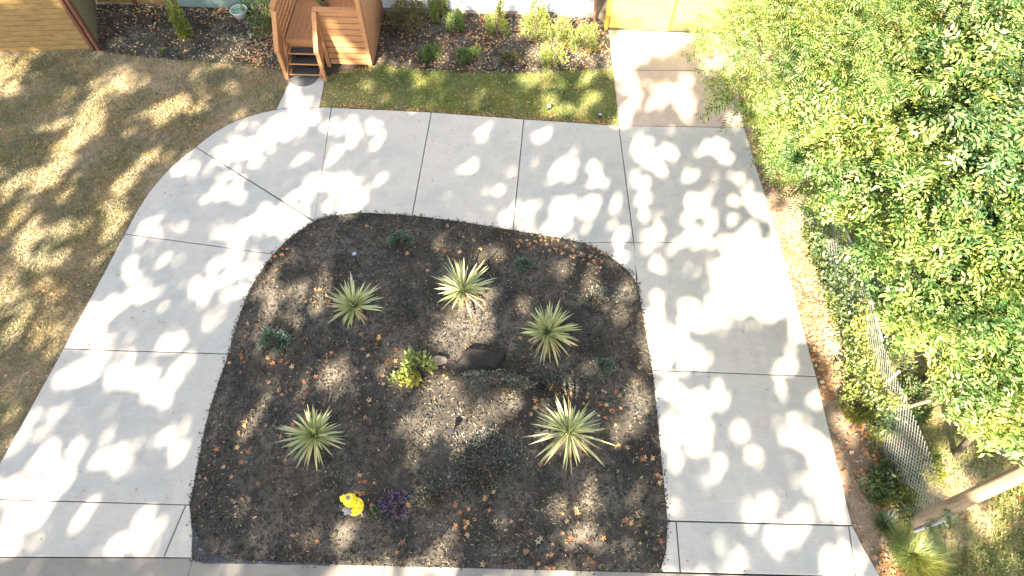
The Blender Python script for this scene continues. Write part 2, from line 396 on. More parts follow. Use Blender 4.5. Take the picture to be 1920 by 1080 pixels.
def flat(name, P, matr, z, jitter=0.0, sub=.08):
    import bmesh
    Q = []
    n = len(P)
    for i in range(n):
        a = P[i]; b = P[(i + 1) % n]; L = np.hypot(*(b - a)); k = max(1, int(L / sub))
        for j in range(k):
            p = a + (b - a) * j / k
            Q.append(p + rng.normal(0, jitter, 2))
    bm = bmesh.new(); vs = [bm.verts.new((p[0], p[1], z)) for p in Q]
    es = [bm.edges.new((vs[i], vs[(i + 1) % len(vs)])) for i in range(len(vs))]
    bmesh.ops.triangle_fill(bm, use_beauty=True, edges=es, normal=(0, 0, 1))
    for f in bm.faces:
        if f.normal.z < 0: f.normal_flip()
    me = bpy.data.meshes.new(name); bm.to_mesh(me); bm.free(); return link(name, me, matr)

g = MB(); g.add([(-400, -400, -.06), (400, -400, -.06), (400, 600, -.06), (-400, 600, -.06)], [(0, 1, 2, 3)])
tag(g.build('ground', M_dry), kind='structure')
tag(slab('driveway', panels[:10] + panels[12:], M_conc, .035, .09, .009), kind='structure')
tag(slab('upper_driveway', panels[10:12], M_worn, .035, .09, .009), kind='structure')
LL = np.vstack([poly([(-200, 1060), (-35, 936), (120, 655)]), poly(oS(0, 12)), poly([(560, 203), (605, 200), (612, 140), (700, 130), (1000, 138), (1142, 120), (1160, 237)])])
# lawns
left_lawn = np.vstack([[[-30, 1.2]], poly([(-110, 1045), (-35, 936)]), poly(oS(0, 11)), poly([(518, 207), (549, 144), (540, 128), (430, 118), (270, 105), (185, 96)]), [[-10.84, 13.64], [-30, 12.5]]])
mid_lawn = poly([(611, 145), (640, 135), (720, 122), (760, 130), (860, 136), (990, 138), (1060, 134), (1149, 128), (1160, 236), (982, 224), (809, 211), (622, 202), (600, 202)])
strip = np.vstack([poly([(1372, 60), (1395, 241), (1462, 458), (1530, 707), (1597, 986), (1620, 1030), (1650, 1085)]), [[7.0, 1.5], [7.1, 15.0]]])
right_lawn = np.array([[6.6, 1.5], [30, 1.5], [30, 16], [6.9, 16], [6.75, 9]])
tag(flat('dry_lawn', left_lawn, M_dry, -.004, .015), kind='structure')
tag(flat('green_lawn', mid_lawn, M_green, .004, .012), kind='structure')
tag(flat('soil_strip', strip, M_soil, -.004, .01), kind='structure')
tag(flat('rough_lawn', right_lawn, M_rlawn, .002, .03), kind='structure')
# beds
def bed(name, P, matr, rise, edge, base=0.0, st=.06):
    lo = P.min(0) - .12; hi = P.max(0) + .12
    xs = np.arange(lo[0], hi[0], st); ys = np.arange(lo[1], hi[1], st)
    X, Y = np.meshgrid(xs, ys); pts = np.stack([X.ravel(), Y.ravel()], -1)
    ins = inpoly(pts, P); d = distpoly(pts, P); d = np.where(ins, d, -d)
    t = np.clip(d / edge, 0, 1); t = t * t * (3 - 2 * t)
    z = base + rise * t + (N1(pts[:, 0] * 1.3, pts[:, 1] * 1.3) - .5) * .06 * t + (N2(pts[:, 0] * 7, pts[:, 1] * 7) - .5) * .025 * np.clip(d / .1, 0, 1) + rng.normal(0, .004, len(pts)) * np.clip(d / .05, 0, 1)
    z = np.where(d < 0, base + d * .6, z)
    nx, ny = len(xs), len(ys); idx = np.arange(nx * ny).reshape(ny, nx)
    F = np.stack([idx[:-1, :-1].ravel(), idx[:-1, 1:].ravel(), idx[1:, 1:].ravel(), idx[1:, :-1].ravel()], -1)
    keep = (d[F] > -.09).any(1)
    F = F[keep]; u, inv = np.unique(F, return_inverse=True)
    o = mesh_np(name, np.column_stack([pts, z])[u], inv.reshape(F.shape), matr, smooth=True)
    tag(o, kind='structure'); return P
ISL = poly(I4 + [(1250, 1010), (1240, 1060), (1236, 1072), (1000, 1068), (700, 1060), (560, 1056), (385, 1052), (365, 1048), (362, 1000)])
bed('planting_bed', ISL, M_mulch, .11, .7, .022)
BED1 = np.vstack([poly([(184, 96), (270, 107), (430, 120), (538, 133)]), [[-5.7, 12.95], [-5.7, 15.45], [-11.6, 15.5], [-10.85, 13.6]]])
BED2 = poly([(706, 122), (760, 131), (860, 137), (990, 139), (1060, 133), (1146, 126), (1138, 52), (1112, 30), (840, 14), (722, 10)])
bed('mulch_bed', BED1, M_mulch, .04, .3, .0); bed('mulch_bed_by_porch', BED2, M_mulch, .05, .3, .008)
def groundz(x, y):
    p = np.column_stack([x, y]); z = np.zeros(len(p)) + .004
    i = inpoly(p, ISL)
    if i.any():
        d = distpoly(p[i], ISL); t = np.clip(d / .7, 0, 1); t = t * t * (3 - 2 * t)
        z[i] = .022 + .11 * t + (N1(x[i] * 1.3, y[i] * 1.3) - .5) * .06 * t
    for B, r, b in ((BED1, .04, 0), (BED2, .05, .008)):
        i = inpoly(p, B)
        if i.any():
            d = distpoly(p[i], B); t = np.clip(d / .3, 0, 1); z[i] = b + r * t * t * (3 - 2 * t) + (N1(x[i] * 1.3, y[i] * 1.3) - .5) * .06 * t
    return z
def gz(x, y): return float(groundz(np.array([x]), np.array([y]))[0])
def at(px, py):
    p = gp(px, py); z = gz(p[0], p[1]); p = gp(px, py, z); return np.array([p[0], p[1], z])
# pavement, kerb, road
sw = [[[-40 + 1.5 * i, -.05], [-38.5 + 1.5 * i, -.05]] for i in range(55)]
import bmesh
_s = gp(362, 1050)[0]; _l = (gp(-110, 1045), gp(362, 1047)); _r = (gp(365, 1051), gp(1275, 1075.5))
def pe(x, e=0):
    a_, b_ = _l if x + e < _s else _r
    return a_[1] + (x - a_[0]) * (b_[1] - a_[1]) / (b_[0] - a_[0]) - .006
bm = bmesh.new()
for i in range(55):
    x0 = _s + 3.05 * (i - 27) + .004; x1 = x0 + 3.042
    e_ = -1 if x0 < _s else 1; y1a = pe(x0, e_); y1b = pe(x1, e_)
    b = [bm.verts.new(v) for v in ((x0, .0, -.07), (x1, .0, -.07), (x1, y1b, -.07), (x0, y1a, -.07))]
    t = [bm.verts.new(v) for v in ((x0, .0, .028), (x1, .0, .028), (x1, y1b, .028), (x0, y1a, .028))]
    bm.faces.new(t)
    for k in range(4): bm.faces.new((b[k], b[(k + 1) % 4], t[(k + 1) % 4], t[k]))
me = bpy.data.meshes.new('pavement'); bm.to_mesh(me); bm.free(); tag(link('pavement', me, M_old), kind='structure')
tag(MB().box(-60, 60, -3.15, -3.0, -.06, .03).build('kerb', M_old), kind='structure')
tag(MB().add([(-60, -12, -.05), (60, -12, -.05), (60, -3.15, -.05), (-60, -3.15, -.05)], [(0, 1, 2, 3)]).build('road', M_asph), kind='structure')
tag(MB().add([(-12, 1, -.02), (6.5, 1, -.02), (6.5, 15, -.02), (-12, 15, -.02)], [(0, 1, 2, 3)]).build('subsoil', M_gap), kind='structure')

# ------------------------------------------------------------ small ground cover
clump = lambda s, lo, hi: (lambda p: np.clip((N3(p[:, 0] * s + 5, p[:, 1] * s) - lo) / (hi - lo), .02, 1))
def chips(name, P, n, matr, size, tilt=1.2, zoff=.008, asp=3.0, dens=None, prow=None):
    p = scatter(P, n)
    if dens is not None: p = p[rng.random(len(p)) < dens(p)]
    z = groundz(p[:, 0], p[:, 1]) + zoff + rng.random(len(p)) * .008
    TV = [(-.5, -.5 / asp, 0), (.5, -.5 / asp, .0), (.5, .5 / asp, .0), (-.5, .5 / asp, .0)]
    V, F = inst(TV, [[0, 1, 2, 3]], np.column_stack([p, z]), rots(len(p), tilt), size * (.5 + rng.random(len(p))))
    return tag(mesh_np(name, V, F, matr), kind='stuff')
chips('bark_chips', ISL, 24000, M_chip, .055)
_q = rng.random(1500) * len(ISL); _i = _q.astype(int) % len(ISL); _t = (_q % 1)[:, None]; _p = ISL[_i] * (1 - _t) + ISL[(_i + 1) % len(ISL)] * _t + rng.normal(0, .035, (1500, 2))
V, F = inst([(-.5, -.18, 0), (.5, -.18, 0), (.5, .18, 0), (-.5, .18, 0)], [[0, 1, 2, 3]], np.column_stack([_p, np.full(1500, .042)]), rots(1500, .6), .035 * (.4 + rng.random(1500)))
tag(mesh_np('spilled_bark_chips', V, F, M_chip), kind='stuff')
chips('bark_chips_left_bed', BED1, 9000, M_chip, .05); chips('bark_chips_porch_bed', BED2, 8000, M_chip, .05)
chips('straw_bits', ISL, 3000, M_straw, .045, .5, .014, 9, lambda p: .05 + .6 * (p[:, 1] < 2.6) + .4 * (distpoly(p, ISL) < .35) + .5 * clump(1.1, .5, .8)(p))
LEAFV = []
for k in range(10):
    a = 2 * math.pi * k / 10; r = (.5, .26)[k % 2] * (1 if k not in (5,) else .6); LEAFV.append((r * math.cos(a), r * math.sin(a), .10 * (1 if k % 2 == 0 else -.3)))
LEAFV = [(0, 0, 0)] + LEAFV; LEAFF = [[0, 1 + k, 1 + (k + 1) % 10] for k in range(10)]
OVV = [(-.5, 0, 0), (-.15, -.2, .06), (.3, -.15, .05), (.5, 0, -.02), (.3, .15, .06), (-.15, .2, .05)]; OVF = [[0, 1, 5], [1, 2, 5], [2, 4, 5], [2, 3, 4]]
def litter(name, P, n, matr, size, dens=None, pile=0.0, TV=LEAFV, TF=LEAFF, tilt=.5, zoff=.012):
    p = scatter(P, n)
    if dens is not None: p = p[rng.random(len(p)) < dens(p)]
    z = groundz(p[:, 0], p[:, 1]) + zoff + rng.random(len(p)) * pile
    V, F = inst(TV, TF, np.column_stack([p, z]), rots(len(p), tilt), size * (.6 + .7 * rng.random(len(p))))
    return tag(mesh_np(name, V, F, matr), kind='stuff')
LLn = np.vstack([[[-14.5, 2.5]], poly([(-40, 940)]), poly(oS(0, 11)), poly([(518, 207), (549, 144), (540, 128), (430, 118), (270, 105), (185, 96)]), [[-10.84, 13.64], [-14.5, 13.2]]])
litter('leaf_litter_in_island', ISL, 1100, M_fall, .10, clump(1.6, .5, .9))
litter('pale_litter_in_island', ISL, 700, M_pale, .034, None, .0, OVV, OVF)
litter('leaf_litter_in_left_bed', BED1, 2600, M_pale, .065, lambda p: np.clip(.20 + .8 * (p[:, 0] > -7.3) + .7 * (p[:, 1] > 15), 0, 1), .01, OVV, OVF)
litter('brown_litter_in_left_bed', BED1, 1500, M_fall, .075, lambda p: np.clip(.04 + .9 * (p[:, 0] > -6.9) + .6 * (p[:, 1] > 15.1) * (p[:, 0] > -9), 0, 1), .015)
litter('leaf_litter_in_porch_bed', BED2, 3400, M_fall, .065, lambda p: np.clip(.10 + clump(1.2, .3, .7)(p) * (.4 + .5 * (p[:, 1] > 14)), 0, 1), .015)
litter('pale_litter_in_porch_bed', BED2, 3600, M_pale, .048, lambda p: np.clip(.22 + .6 * (p[:, 0] > .2), 0, 1), .015, OVV, OVF)
litter('leaf_litter_on_strip', strip, 6000, M_fall, .085, lambda p: np.clip(.12 + clump(.9, .35, .65)(p), 0, 1), .03)
litter('pale_litter_on_strip', strip, 4200, M_pale, .055, lambda p: np.clip(.15 + (p[:, 1] > 5.5) * .7, 0, 1), .03, OVV, OVF)
litter('leaf_litter_on_green_lawn', mid_lawn, 1200, M_pale, .05, lambda p: np.clip(.3 + .7 * (p[:, 0] < -3.5) + .6 * (p[:, 1] < 11.4), 0, 1), .03, OVV, OVF)
litter('brown_litter_on_green_lawn', mid_lawn, 900, M_fall, .06, lambda p: np.clip(.2 + .8 * (p[:, 0] < -3.4) + .8 * (p[:, 1] < 11.3), 0, 1), .03)
LLv = np.array([[-12.5, 2], [-8.9, 4.5], [-8.2, 8], [-6.3, 10.6], [-5.6, 12.6], [-10.8, 13.6], [-14, 13.2], [-14, 3]])
litter('leaf_litter_on_dry_lawn', left_lawn, 9000, M_pale, .045, lambda p: .25 + .3 * (p[:, 1] > 11) , .02, OVV, OVF)
litter('brown_litter_on_dry_lawn', LLn, 3600, M_fall, .055, clump(1.1, .5, .75), .02)
DRV = np.vstack([poly(oS(0, 12)), poly([(1160, 237), (1395, 241), (1530, 707), (1650, 1080), (1240, 1072), (1250, 977)]), poly(rv(I4)), poly([(362, 1046), (-110, 1045), (-35, 936)])])
p_ = scatter(DRV, 260); V, F = inst(OVV, OVF, np.column_stack([p_, np.full(len(p_), .042)]), rots(len(p_), .3), .035 * (.4 + 1.2 * rng.random(len(p_))))
tag(mesh_np('leaf_litter_on_driveway', V, F, M_fall), kind='stuff')
# edge litter against the paving
def edge_litter(name, line, n, off, spread, matr, size):
    L = poly(line); seg = np.hypot(*(L[1:] - L[:-1]).T); i = rng.choice(len(seg), n, p=seg / seg.sum()); t = rng.random(n)[:, None]
    p = L[i] * (1 - t) + L[i + 1] * t; d = (L[i + 1] - L[i]) / seg[i][:, None]; nn = np.column_stack([-d[:, 1], d[:, 0]])
    p = p + nn * (off + np.abs(rng.normal(0, spread, n)))[:, None] * 1.0
    V, F = inst(LEAFV, LEAFF, np.column_stack([p, groundz(p[:, 0], p[:, 1]) + .02]), rots(n, .6), size * (.6 + .7 * rng.random(n)))
    tag(mesh_np(name, V, F, matr), kind='stuff')
edge_litter('leaf_litter_by_green_lawn_edge', [(622, 203), (809, 212), (982, 225), (1160, 237)], 420, .02, .10, M_fall, .06)
edge_litter('leaf_litter_by_island_edge', iS(14, 18), 70, -.5, .30, M_fall, .09)

def blades(name, P, n, matr, h, w, dens=None, lean=.9):
    p = scatter(P, n)
    if dens is not None: p = p[rng.random(len(p)) < dens(p)]
    z = groundz(p[:, 0], p[:, 1]) - .004
    TV = [(-.5 * w / h, 0, 0), (.5 * w / h, 0, 0), (.15 * w / h, .3, .8), (0, .65, 1.0)]
    V, F = inst(TV, [[0, 1, 2], [0, 2, 3]], np.column_stack([p, z]), rots(len(p), lean, tmin=.1), h * (.5 + rng.random(len(p))))
    return tag(mesh_np(name, V, F, matr), kind='stuff')
blades('dry_grass', LLn, 95000, M_drygr, .055, .008, lambda p: np.clip(.25 + N1(p[:, 0] * .9, p[:, 1] * .9), 0, 1))
blades('green_tufts', LLn, 36000, M_grngr, .05, .008, lambda p: np.clip((N2(p[:, 0] * 1.1, p[:, 1] * 1.1) - .46) * 4, 0, 1))
blades('green_grass', mid_lawn, 30000, M_grngr, .05, .008, lambda p: np.clip(.35 + N1(p[:, 0], p[:, 1]) - .5 * (p[:, 0] < -3.6), 0, 1))
RL = np.array([[6.7, 1.5], [12, 1.5], [12, 10], [6.8, 10]])
blades('rough_grass', RL, 42000, M_drygr, .06, .009, lambda p: np.clip(.2 + N1(p[:, 0] * .8, p[:, 1] * .8), 0, 1))
blades('rough_green_grass', RL, 42000, M_grngr, .07, .009, lambda p: np.clip((N2(p[:, 0] * .8, p[:, 1] * .8) - .42) * 4, 0, 1))
RLL = litter('leaf_litter_on_rough_lawn', RL, 1500, M_fall, .07, clump(.8, .4, .7), .02)

# ------------------------------------------------------------ house, porch, fences
HY = 15.45
hs = empty('house', (-4.5, HY, 0), 'single storey house with pale siding and a deep green wing behind the wooden porch', 'house')
def lap(x0, x1, y, z0, z1, st=.11):
    m = MB(); z = z0
    while z < z1 - .01:
        m.add([(x0, y - .022, z), (x1, y - .022, z), (x1, y - .004, z + st), (x0, y - .004, z + st), (x0, y, z), (x1, y, z)], [(0, 1, 2, 3), (4, 5, 1, 0)])
        z += st
    return m
def rel(o, root):                                   # keep world coordinates under a moved parent
    o.location = tuple(-Vector(root.location)); return o
w1 = MB().box(-5.75, 2.0, HY, HY + 7, -.05, 2.75); rel(w1.build('wall', M_side1, hs), hs)
rel(lap(-5.75, 2.0, HY, .16, 2.7).build('siding', M_side1, hs), hs)
rel(MB().box(-5.75, 2.005, HY - .03, HY - .002, -.04, .155).build('foundation', M_old, hs), hs)
w2 = MB().box(-9.3, -5.752, HY - .0, HY + 7, -.05, 2.75); rel(w2.build('wall', M_side2, hs), hs)
rel(lap(-9.3, -5.76, HY, .02, 2.7).build('siding', M_side2, hs), hs)
rf = MB(); x0, x1 = -9.8, 2.5
rf.add([(x0, HY - .45, 2.72), (x1, HY - .45, 2.72), (x1, HY + 3.5, 4.4), (x0, HY + 3.5, 4.4), (x1, HY + 7.45, 2.72), (x0, HY + 7.45, 2.72),
        (x0, HY - .45, 2.60), (x1, HY - .45, 2.60), (x1, HY + 7.45, 2.60), (x0, HY + 7.45, 2.60)],
       [(0, 1, 2, 3), (3, 2, 4, 5), (0, 6, 7, 1), (4, 8, 9, 5), (6, 9, 8, 7), (1, 7, 8, 4, 2), (0, 3, 5, 9, 6)])
rel(rf.build('roof', M_roof, hs), hs)
d = MB().box(-4.9, -4.0, HY - .06, HY - .024, .74, 2.7); dd = rel(d.build('door', M_door, hs, bevel=.01), hs)
rel(MB().lathe([(.001, 0), (.03, 0), (.03, .03), (.001, .03)], 12, (-4.1, HY - .10, 1.7), 'y').build('handle', M_brass, hs), hs)
for wx in (-2.6, .3): rel(MB().box(wx - .6, wx + .6, HY - .05, HY - .024, 1.1, 2.3).build('window', M_glassy, hs), hs)
ds = MB().tube([(2.03, HY - .35, 2.6), (2.03, HY - .07, 2.35), (2.03, HY - .07, .25), (2.03, HY - .2, .08)], .045, 8); rel(ds.build('downspout', M_brown, hs), hs)
rel(MB().box(-1.02, -.88, HY - .07, HY - .024, .35, .55).build('outlet_box', M_white, hs), hs)

pc = empty('porch', (-4.8, 13.35, 0), 'cedar wood entry porch with slatted rails and open steps in front of the house', 'porch')
PX0, PX1, PY, DZ = -5.72, -3.70, 13.30, .72
m = MB(); x = PX0
while x < PX1 - .02:
    m.box(x + .003, min(x + .137, PX1), PY, HY - .08, DZ - .035, DZ); x += .14
rel(m.build('deck', M_woodv, pc), pc)
rel(MB().box(PX0, -4.86, PY - .04, PY - .002, DZ - .2, DZ + .0).build('fascia', M_wood, pc), pc)
m = MB(); z = .03
while z < 1.5: m.box(-4.74, -3.80, PY - .03, PY - .004, z, z + .145); z += .172
rel(m.build('front_panel', M_wood, pc, bevel=.004), pc)
rel(MB().box(-4.84, -3.70, PY - .09, PY + .04, 1.575, 1.61).build('top_rail', M_wood, pc, bevel=.006), pc)
# tall right side wall
m = MB(); z = .03
while z < 2.45: m.box(-3.695, -3.67, PY - .0, HY - .09, z, z + .140); z += .150
rel(m.build('side_panel', M_woodv, pc, bevel=.004), pc)
for (x, y, h) in ((-3.74, PY - .05, 2.5), (-4.80, PY - .05, 1.57), (-5.79, PY - .05, 1.57), (-5.79, HY - .15, 2.3), (-3.74, HY - .15, 2.3)):
    rel(MB().box(x - .05, x + .05, y - .045, y + .045, -.02, h).build('post', M_wood, pc, bevel=.006), pc)
rel(MB().box(-3.80, -3.66, PY - .10, HY - .1, 2.505, 2.54).build('side_cap', M_wood, pc), pc)
# left side slats + rail
m = MB(); z = .05
while z < 1.45: m.box(-5.80, -5.775, PY, HY - .2, z, z + .085); z += .15
rel(m.build('side_slats', M_wood, pc), pc)
rel(MB().box(-5.86, -5.72, PY + .0, HY - .2, 1.575, 1.61).build('top_rail', M_wood, pc), pc)
# stair rails
for sx in (-5.74, -4.80):
    yb = PY - .62
    rel(MB().box(sx - .045, sx + .045, yb - .045, yb + .045, 0, .90).build('newel_post', M_wood, pc, bevel=.006), pc)
    rel(MB().obox((sx, yb - .08, .88), (sx, PY - .10, 1.55), .11, .035).build('handrail', M_wood, pc, bevel=.006), pc)
    m = MB()
    for k in range(4):
        o = .16 * k
        m.obox((sx, yb + .05, .76 - o - .02), (sx, PY - .11, 1.40 - o - .02), .028, .12)
    rel(m.build('stair_slats', M_wood, pc), pc)
    rel(MB().obox((sx + (.06 if sx < -5 else -.06), PY - .66, .10), (sx + (.06 if sx < -5 else -.06), PY - .05, .62), .035, .20).build('stringer', M_woodv, pc), pc)
for k in range(3):
    z = .54 - .18 * k; y = PY - .24 - .165 * k
    t = rel(MB().box(-5.66, -4.88, y - .06, y + .17, z - .035, z).build('tread', M_wood, pc, bevel=.005), pc)
    mm = MB().box(-5.60, -4.93, y - .045, y + .15, z + .001, z + .010); o = mm.build('tread_mat', M_black, t); 
dm = MB(); n = 20; rr = .36
V = [(0, 0, 0)] + [(-rr * math.cos(math.pi * k / n) * 1.0, -rr * .95 * math.sin(math.pi * k / n), 0) for k in range(n + 1)]
V2 = [(a, b, .014) for a, b, c in V]
cx, cy = gp(570, 147)[:2]
dm.add([(cx + a, cy + b, .037 + c) for a, b, c in V + V2], [tuple(range(n + 2))[::-1], tuple(range(n + 2, 2 * n + 4))] + [(i, i + 1, i + 1 + n + 2, i + n + 2) for i in range(n + 1)] + [(n + 1, 0, n + 2, 2 * n + 3)])
tag(dm.build('doormat', M_mat_), 'half round dark grey doormat at the foot of the wooden steps', 'doormat')

def board_fence(name, a, b, h, nb, mp, mb, label, posts, pw=.10, gap=.012, thick=.025, pmat=None, cat_='fence'):
    r = empty(name, (a[0], a[1], 0), label, cat_)
    a3, b3 = Vector((a[0], a[1], 0)), Vector((b[0], b[1], 0)); bh = h / nb
    m = MB()
    for k in range(nb): m.obox(a3 + Vector((0, 0, .04 + bh * (k + .5))), b3 + Vector((0, 0, .04 + bh * (k + .5))), thick, bh - gap)
    rel(m.build('board_panel', mb, r, bevel=.004), r)
    dr = (b3 - a3)
    nrm = Vector((dr.y, -dr.x, 0)).normalized()
    if nrm.y > 0: nrm = -nrm
    for t in posts:
        p = a3 + dr * t + nrm * (thick / 2 + pw * .3)
        rel(MB().box(p.x - pw / 2, p.x + pw / 2, p.y - pw * .3 + .003, p.y + pw * .3, -.02, h + .08).build('post', pmat or mp, r, bevel=.005), r)
    return r
f1 = board_fence('board_fence', (-16.2, 13.05), (-10.98, 13.60), 1.9, 13, M_dpost, M_fence, 'brown horizontal board fence beside the dry lawn, ending at a dark post', [.02, .42], cat_='fence')
rel(MB().box(-10.97, -10.88, 13.55, 13.66, -.02, 2.05).build('end_post', M_dpost, f1, bevel=.006), f1)
rel(MB().box(-10.85, -10.76, 13.57, 13.68, -.02, 2.05).build('end_post', M_dpost, f1, bevel=.006), f1)
f2 = board_fence('board_fence', (-10.86, 13.73), (-11.55, 15.5), 1.9, 13, M_dpost, M_weath, 'weathered grey green board fence running back along the left mulch bed', [], pmat=M_dpost)
f3 = board_fence('board_fence', (-11.5, 15.52), (-9.42, 15.52), 1.9, 12, M_dpost, M_fence, 'short brown board fence behind the left mulch bed, next to the green wall', [.5], pmat=M_dpost)
rel(MB().box(-9.42, -9.32, 15.42, 15.52, -.02, 2.0).build('end_post', M_dpost, f3, bevel=.006), f3)
ft = empty('board_gate', (2.3, 14.98, 0), 'sunlit yellow wooden board gate across the top of the driveway', 'gate')
for (xa, xb) in ((2.42, 4.02), (4.04, 5.62), (5.64, 7.4)):
    m = MB()
    for k in range(12): m.box(xa, xb, 14.985, 15.01, .05 + .155 * k, .05 + .155 * k + .148)
    rel(m.build('board_panel', M_gatew, ft, bevel=.004), ft)
for x in (4.03, 5.63): rel(MB().box(x - .03, x + .03, 14.945, 14.983, .03, 1.95).build('stile', M_dpost if 0 else M_ypost, ft), ft)
rel(MB().box(2.28, 2.39, 14.92, 15.03, -.02, 2.1).build('gate_post', M_ypost, ft, bevel=.006), ft)

sh = empty('shed', (14.2, 17, 0), 'pale garden building half hidden behind the tree tops at the upper right', 'building')
rel(MB().box(12.0, 16.4, 15.2, 19, -.05, 2.4).build('wall', M_side1, sh), sh)
rel(MB().add([(11.7, 14.9, 2.42), (16.7, 14.9, 2.42), (16.7, 17.1, 3.1), (11.7, 17.1, 3.1), (16.7, 19.3, 2.42), (11.7, 19.3, 2.42)], [(0, 1, 2, 3), (3, 2, 4, 5), (0, 5, 4, 1), (1, 4, 2), (0, 3, 5)]).build('roof', M_galv, sh), sh)

# ------------------------------------------------------------ yard objects
def hydrant():
    p = at(666, 950); r = empty('fire_hydrant', tuple(p), 'bright yellow fire hydrant with grey front cap in the mulch island', 'hydrant', rz=-.35); r.scale = (.86, .86, .9)
    b = MB().lathe([(.001, 0), (.17, 0), (.17, .035), (.115, .05), (.105, .08), (.10, .46), (.125, .47), (.125, .51), (.115, .52), (.110, .56), (.085, .62), (.045, .655), (.001, .66)], 28)
    b.build('barrel', M_yel, r, smooth=False, bevel=.004)
    MB().lathe([(.16, -.02), (.16, .0), (.001, .001)], 24, (0, 0, .06)).build('flange', M_yel, r)
    for k in range(8):
        t = k * math.pi / 4; MB().lathe([(.014, .035), (.014, .06), (.001, .061)], 6, (.145 * math.cos(t), .145 * math.sin(t), 0)).build('bolt', M_brass, r)
    MB().lathe([(.045, .655), (.045, .675), (.026, .68), (.024, .735), (.001, .74)], 5).build('top_nut', M_brass, r)
    for s in (-1, 1):
        c = MB().lathe([(.001, s * .08), (.05, s * .08), (.05, s * .135), (.068, s * .14), (.068, s * .185), (.03, s * .19), (.022, s * .225), (.001, s * .226)], 16, (0, 0, .40), 'x'); c.build('side_cap', M_yel, r, bevel=.003)
    MB().lathe([(.001, -.08), (.07, -.08), (.07, -.14), (.092, -.145), (.092, -.20), (.04, -.205), (.028, -.245), (.001, -.246)], 20, (0, 0, .34), 'y').build('front_cap', M_grey, r, bevel=.003)
    MB().tube([(.0, -.15, .26), (.09, -.15, .20), (.16, -.08, .22), (.18, 0, .30), (.17, .02, .38)], .007, 5).build('cap_chain', M_brass, r)
hydrant()

def yucca(px, py, R, n, label, seed, up=.9):
    rg = np.random.default_rng(seed); p = at(px, py)
    V = []; F = []; MI = []; az0 = rg.random() * 6.28
    for i in range(n):
        q = i / n
        az = i * 2.39996 + rg.normal(0, .35) + .25 * math.sin(az0 + i); elv = math.radians(80 - 80 * q ** .9 + rg.normal(0, 10)); L = R * (1.0 + rg.normal(0, .17)) * (1 + .14 * math.cos(az - az0)) * (.85 + .3 * (1 - abs(q - .5)))
        w = .018 * (.8 + .4 * rg.random()); droop = (.10 + .55 * q) * rg.uniform(.4, 1.3)
        pos = np.array([math.cos(az) * .03, math.sin(az) * .03, .10 + .08 * (1 - q)]); dirx = np.array([math.cos(az), math.sin(az), 0]); sd = np.array([-math.sin(az), math.cos(az), 0])
        a = elv; segs = 6; base = len(V)
        tw = rg.normal(0, .45); dead = q > .80 and rg.random() < .6
        for s in range(segs + 1):
            t = s / segs; ww = w * (0.75 + .6 * t) * (1 - t ** 3) if s < segs else .0008
            dv = dirx * math.cos(a) + np.array([0, 0, 1]) * math.sin(a); nv = -dirx * math.sin(a) + np.array([0, 0, 1]) * math.cos(a)
            s2 = sd * math.cos(tw) + nv * math.sin(tw)
            for u_, lift in ((-1, .25), (-.5, .08), (.5, .08), (1, .25)): V.append(pos + s2 * ww * u_ + nv * ww * lift)
            pos = pos + dv * L / segs; a -= droop / segs * (0.3 + 1.6 * t)
            if pos[2] < .02: pos[2] = .02; a = max(a, 0)
        for s in range(segs):
            for c in range(3):
                F.append([base + s * 4 + c, base + s * 4 + c + 1, base + (s + 1) * 4 + c + 1, base + (s + 1) * 4 + c]); MI.append(2 if dead else (0 if c == 1 else 1))
    o = mesh_np('yucca', np.array(V), F, [M_yuG, M_yuC, M_straw], midx=MI, loc=tuple(p))
    return tag(o, label, 'yucca', 'variegated yuccas in the mulch island')
yucca(666, 582, .47, 96, 'spiky green and cream yucca left of the island centre, below the small solar light', 11)
yucca(868, 552, .49, 96, 'sunlit pale yucca with splayed upper leaves at the top centre of the island', 12)
yucca(1026, 630, .49, 140, 'dense shaggy yucca on the right side of the island, above the blackened rock', 13)
yucca(593, 822, .49, 110, 'green and cream yucca at the lower left of the island, above the hydrant', 14)
yucca(1066, 815, .57, 84, 'large star shaped pale yucca at the lower right of the island', 15)

# small leaf clouds
SLV = [(0, 0, 0), (.4, -.28, .05), (1, 0, 0), (.4, .28, .05)]; SLF = [[0, 1, 2, 3]]
def cloud(n, rad, lsize, flat_=.7, up=.5, hollow=.5, lumps=9, seed=0, jit=.32):
    rg = np.random.default_rng(seed)
    C = rg.normal(0, 1, (lumps, 3)); C /= np.linalg.norm(C, axis=1)[:, None]; C[:, 2] = np.abs(C[:, 2]); C *= rg.uniform(.35, .8, (lumps, 1))
    i = rg.integers(0, lumps, n); D = rg.normal(0, 1, (n, 3)); D /= np.linalg.norm(D, axis=1)[:, None]
    P = C[i] + D * (hollow + (1 - hollow) * rg.random((n, 1))) * jit
    dirs = P / (np.linalg.norm(P, axis=1)[:, None] + 1e-6) * .6 + D * .6 + np.array([0, 0, up]); P = P * np.array(rad)
    P[:, 2] = np.maximum(P[:, 2], .01)
    V, F = inst(SLV, SLF, P, frames(dirs, rg.normal(0, .9, n)), lsize * (.6 + .8 * rg.random(n)))
    return V, F
def stems(root, n, rad, h, matr, rg, r0=.012):
    m = MB()
    for i in range(n):
        a = rg.random() * 6.28; q = rg.uniform(.3, .8)
        m.tube([(0.02 * math.cos(a), .02 * math.sin(a), -.02), (rad * .4 * q * math.cos(a), rad * .4 * q * math.sin(a), h * .4), (rad * q * math.cos(a), rad * q * math.sin(a), h * .75)], [r0, r0 * .7, r0 * .3], 5)
    return m.build('stem', matr, root)
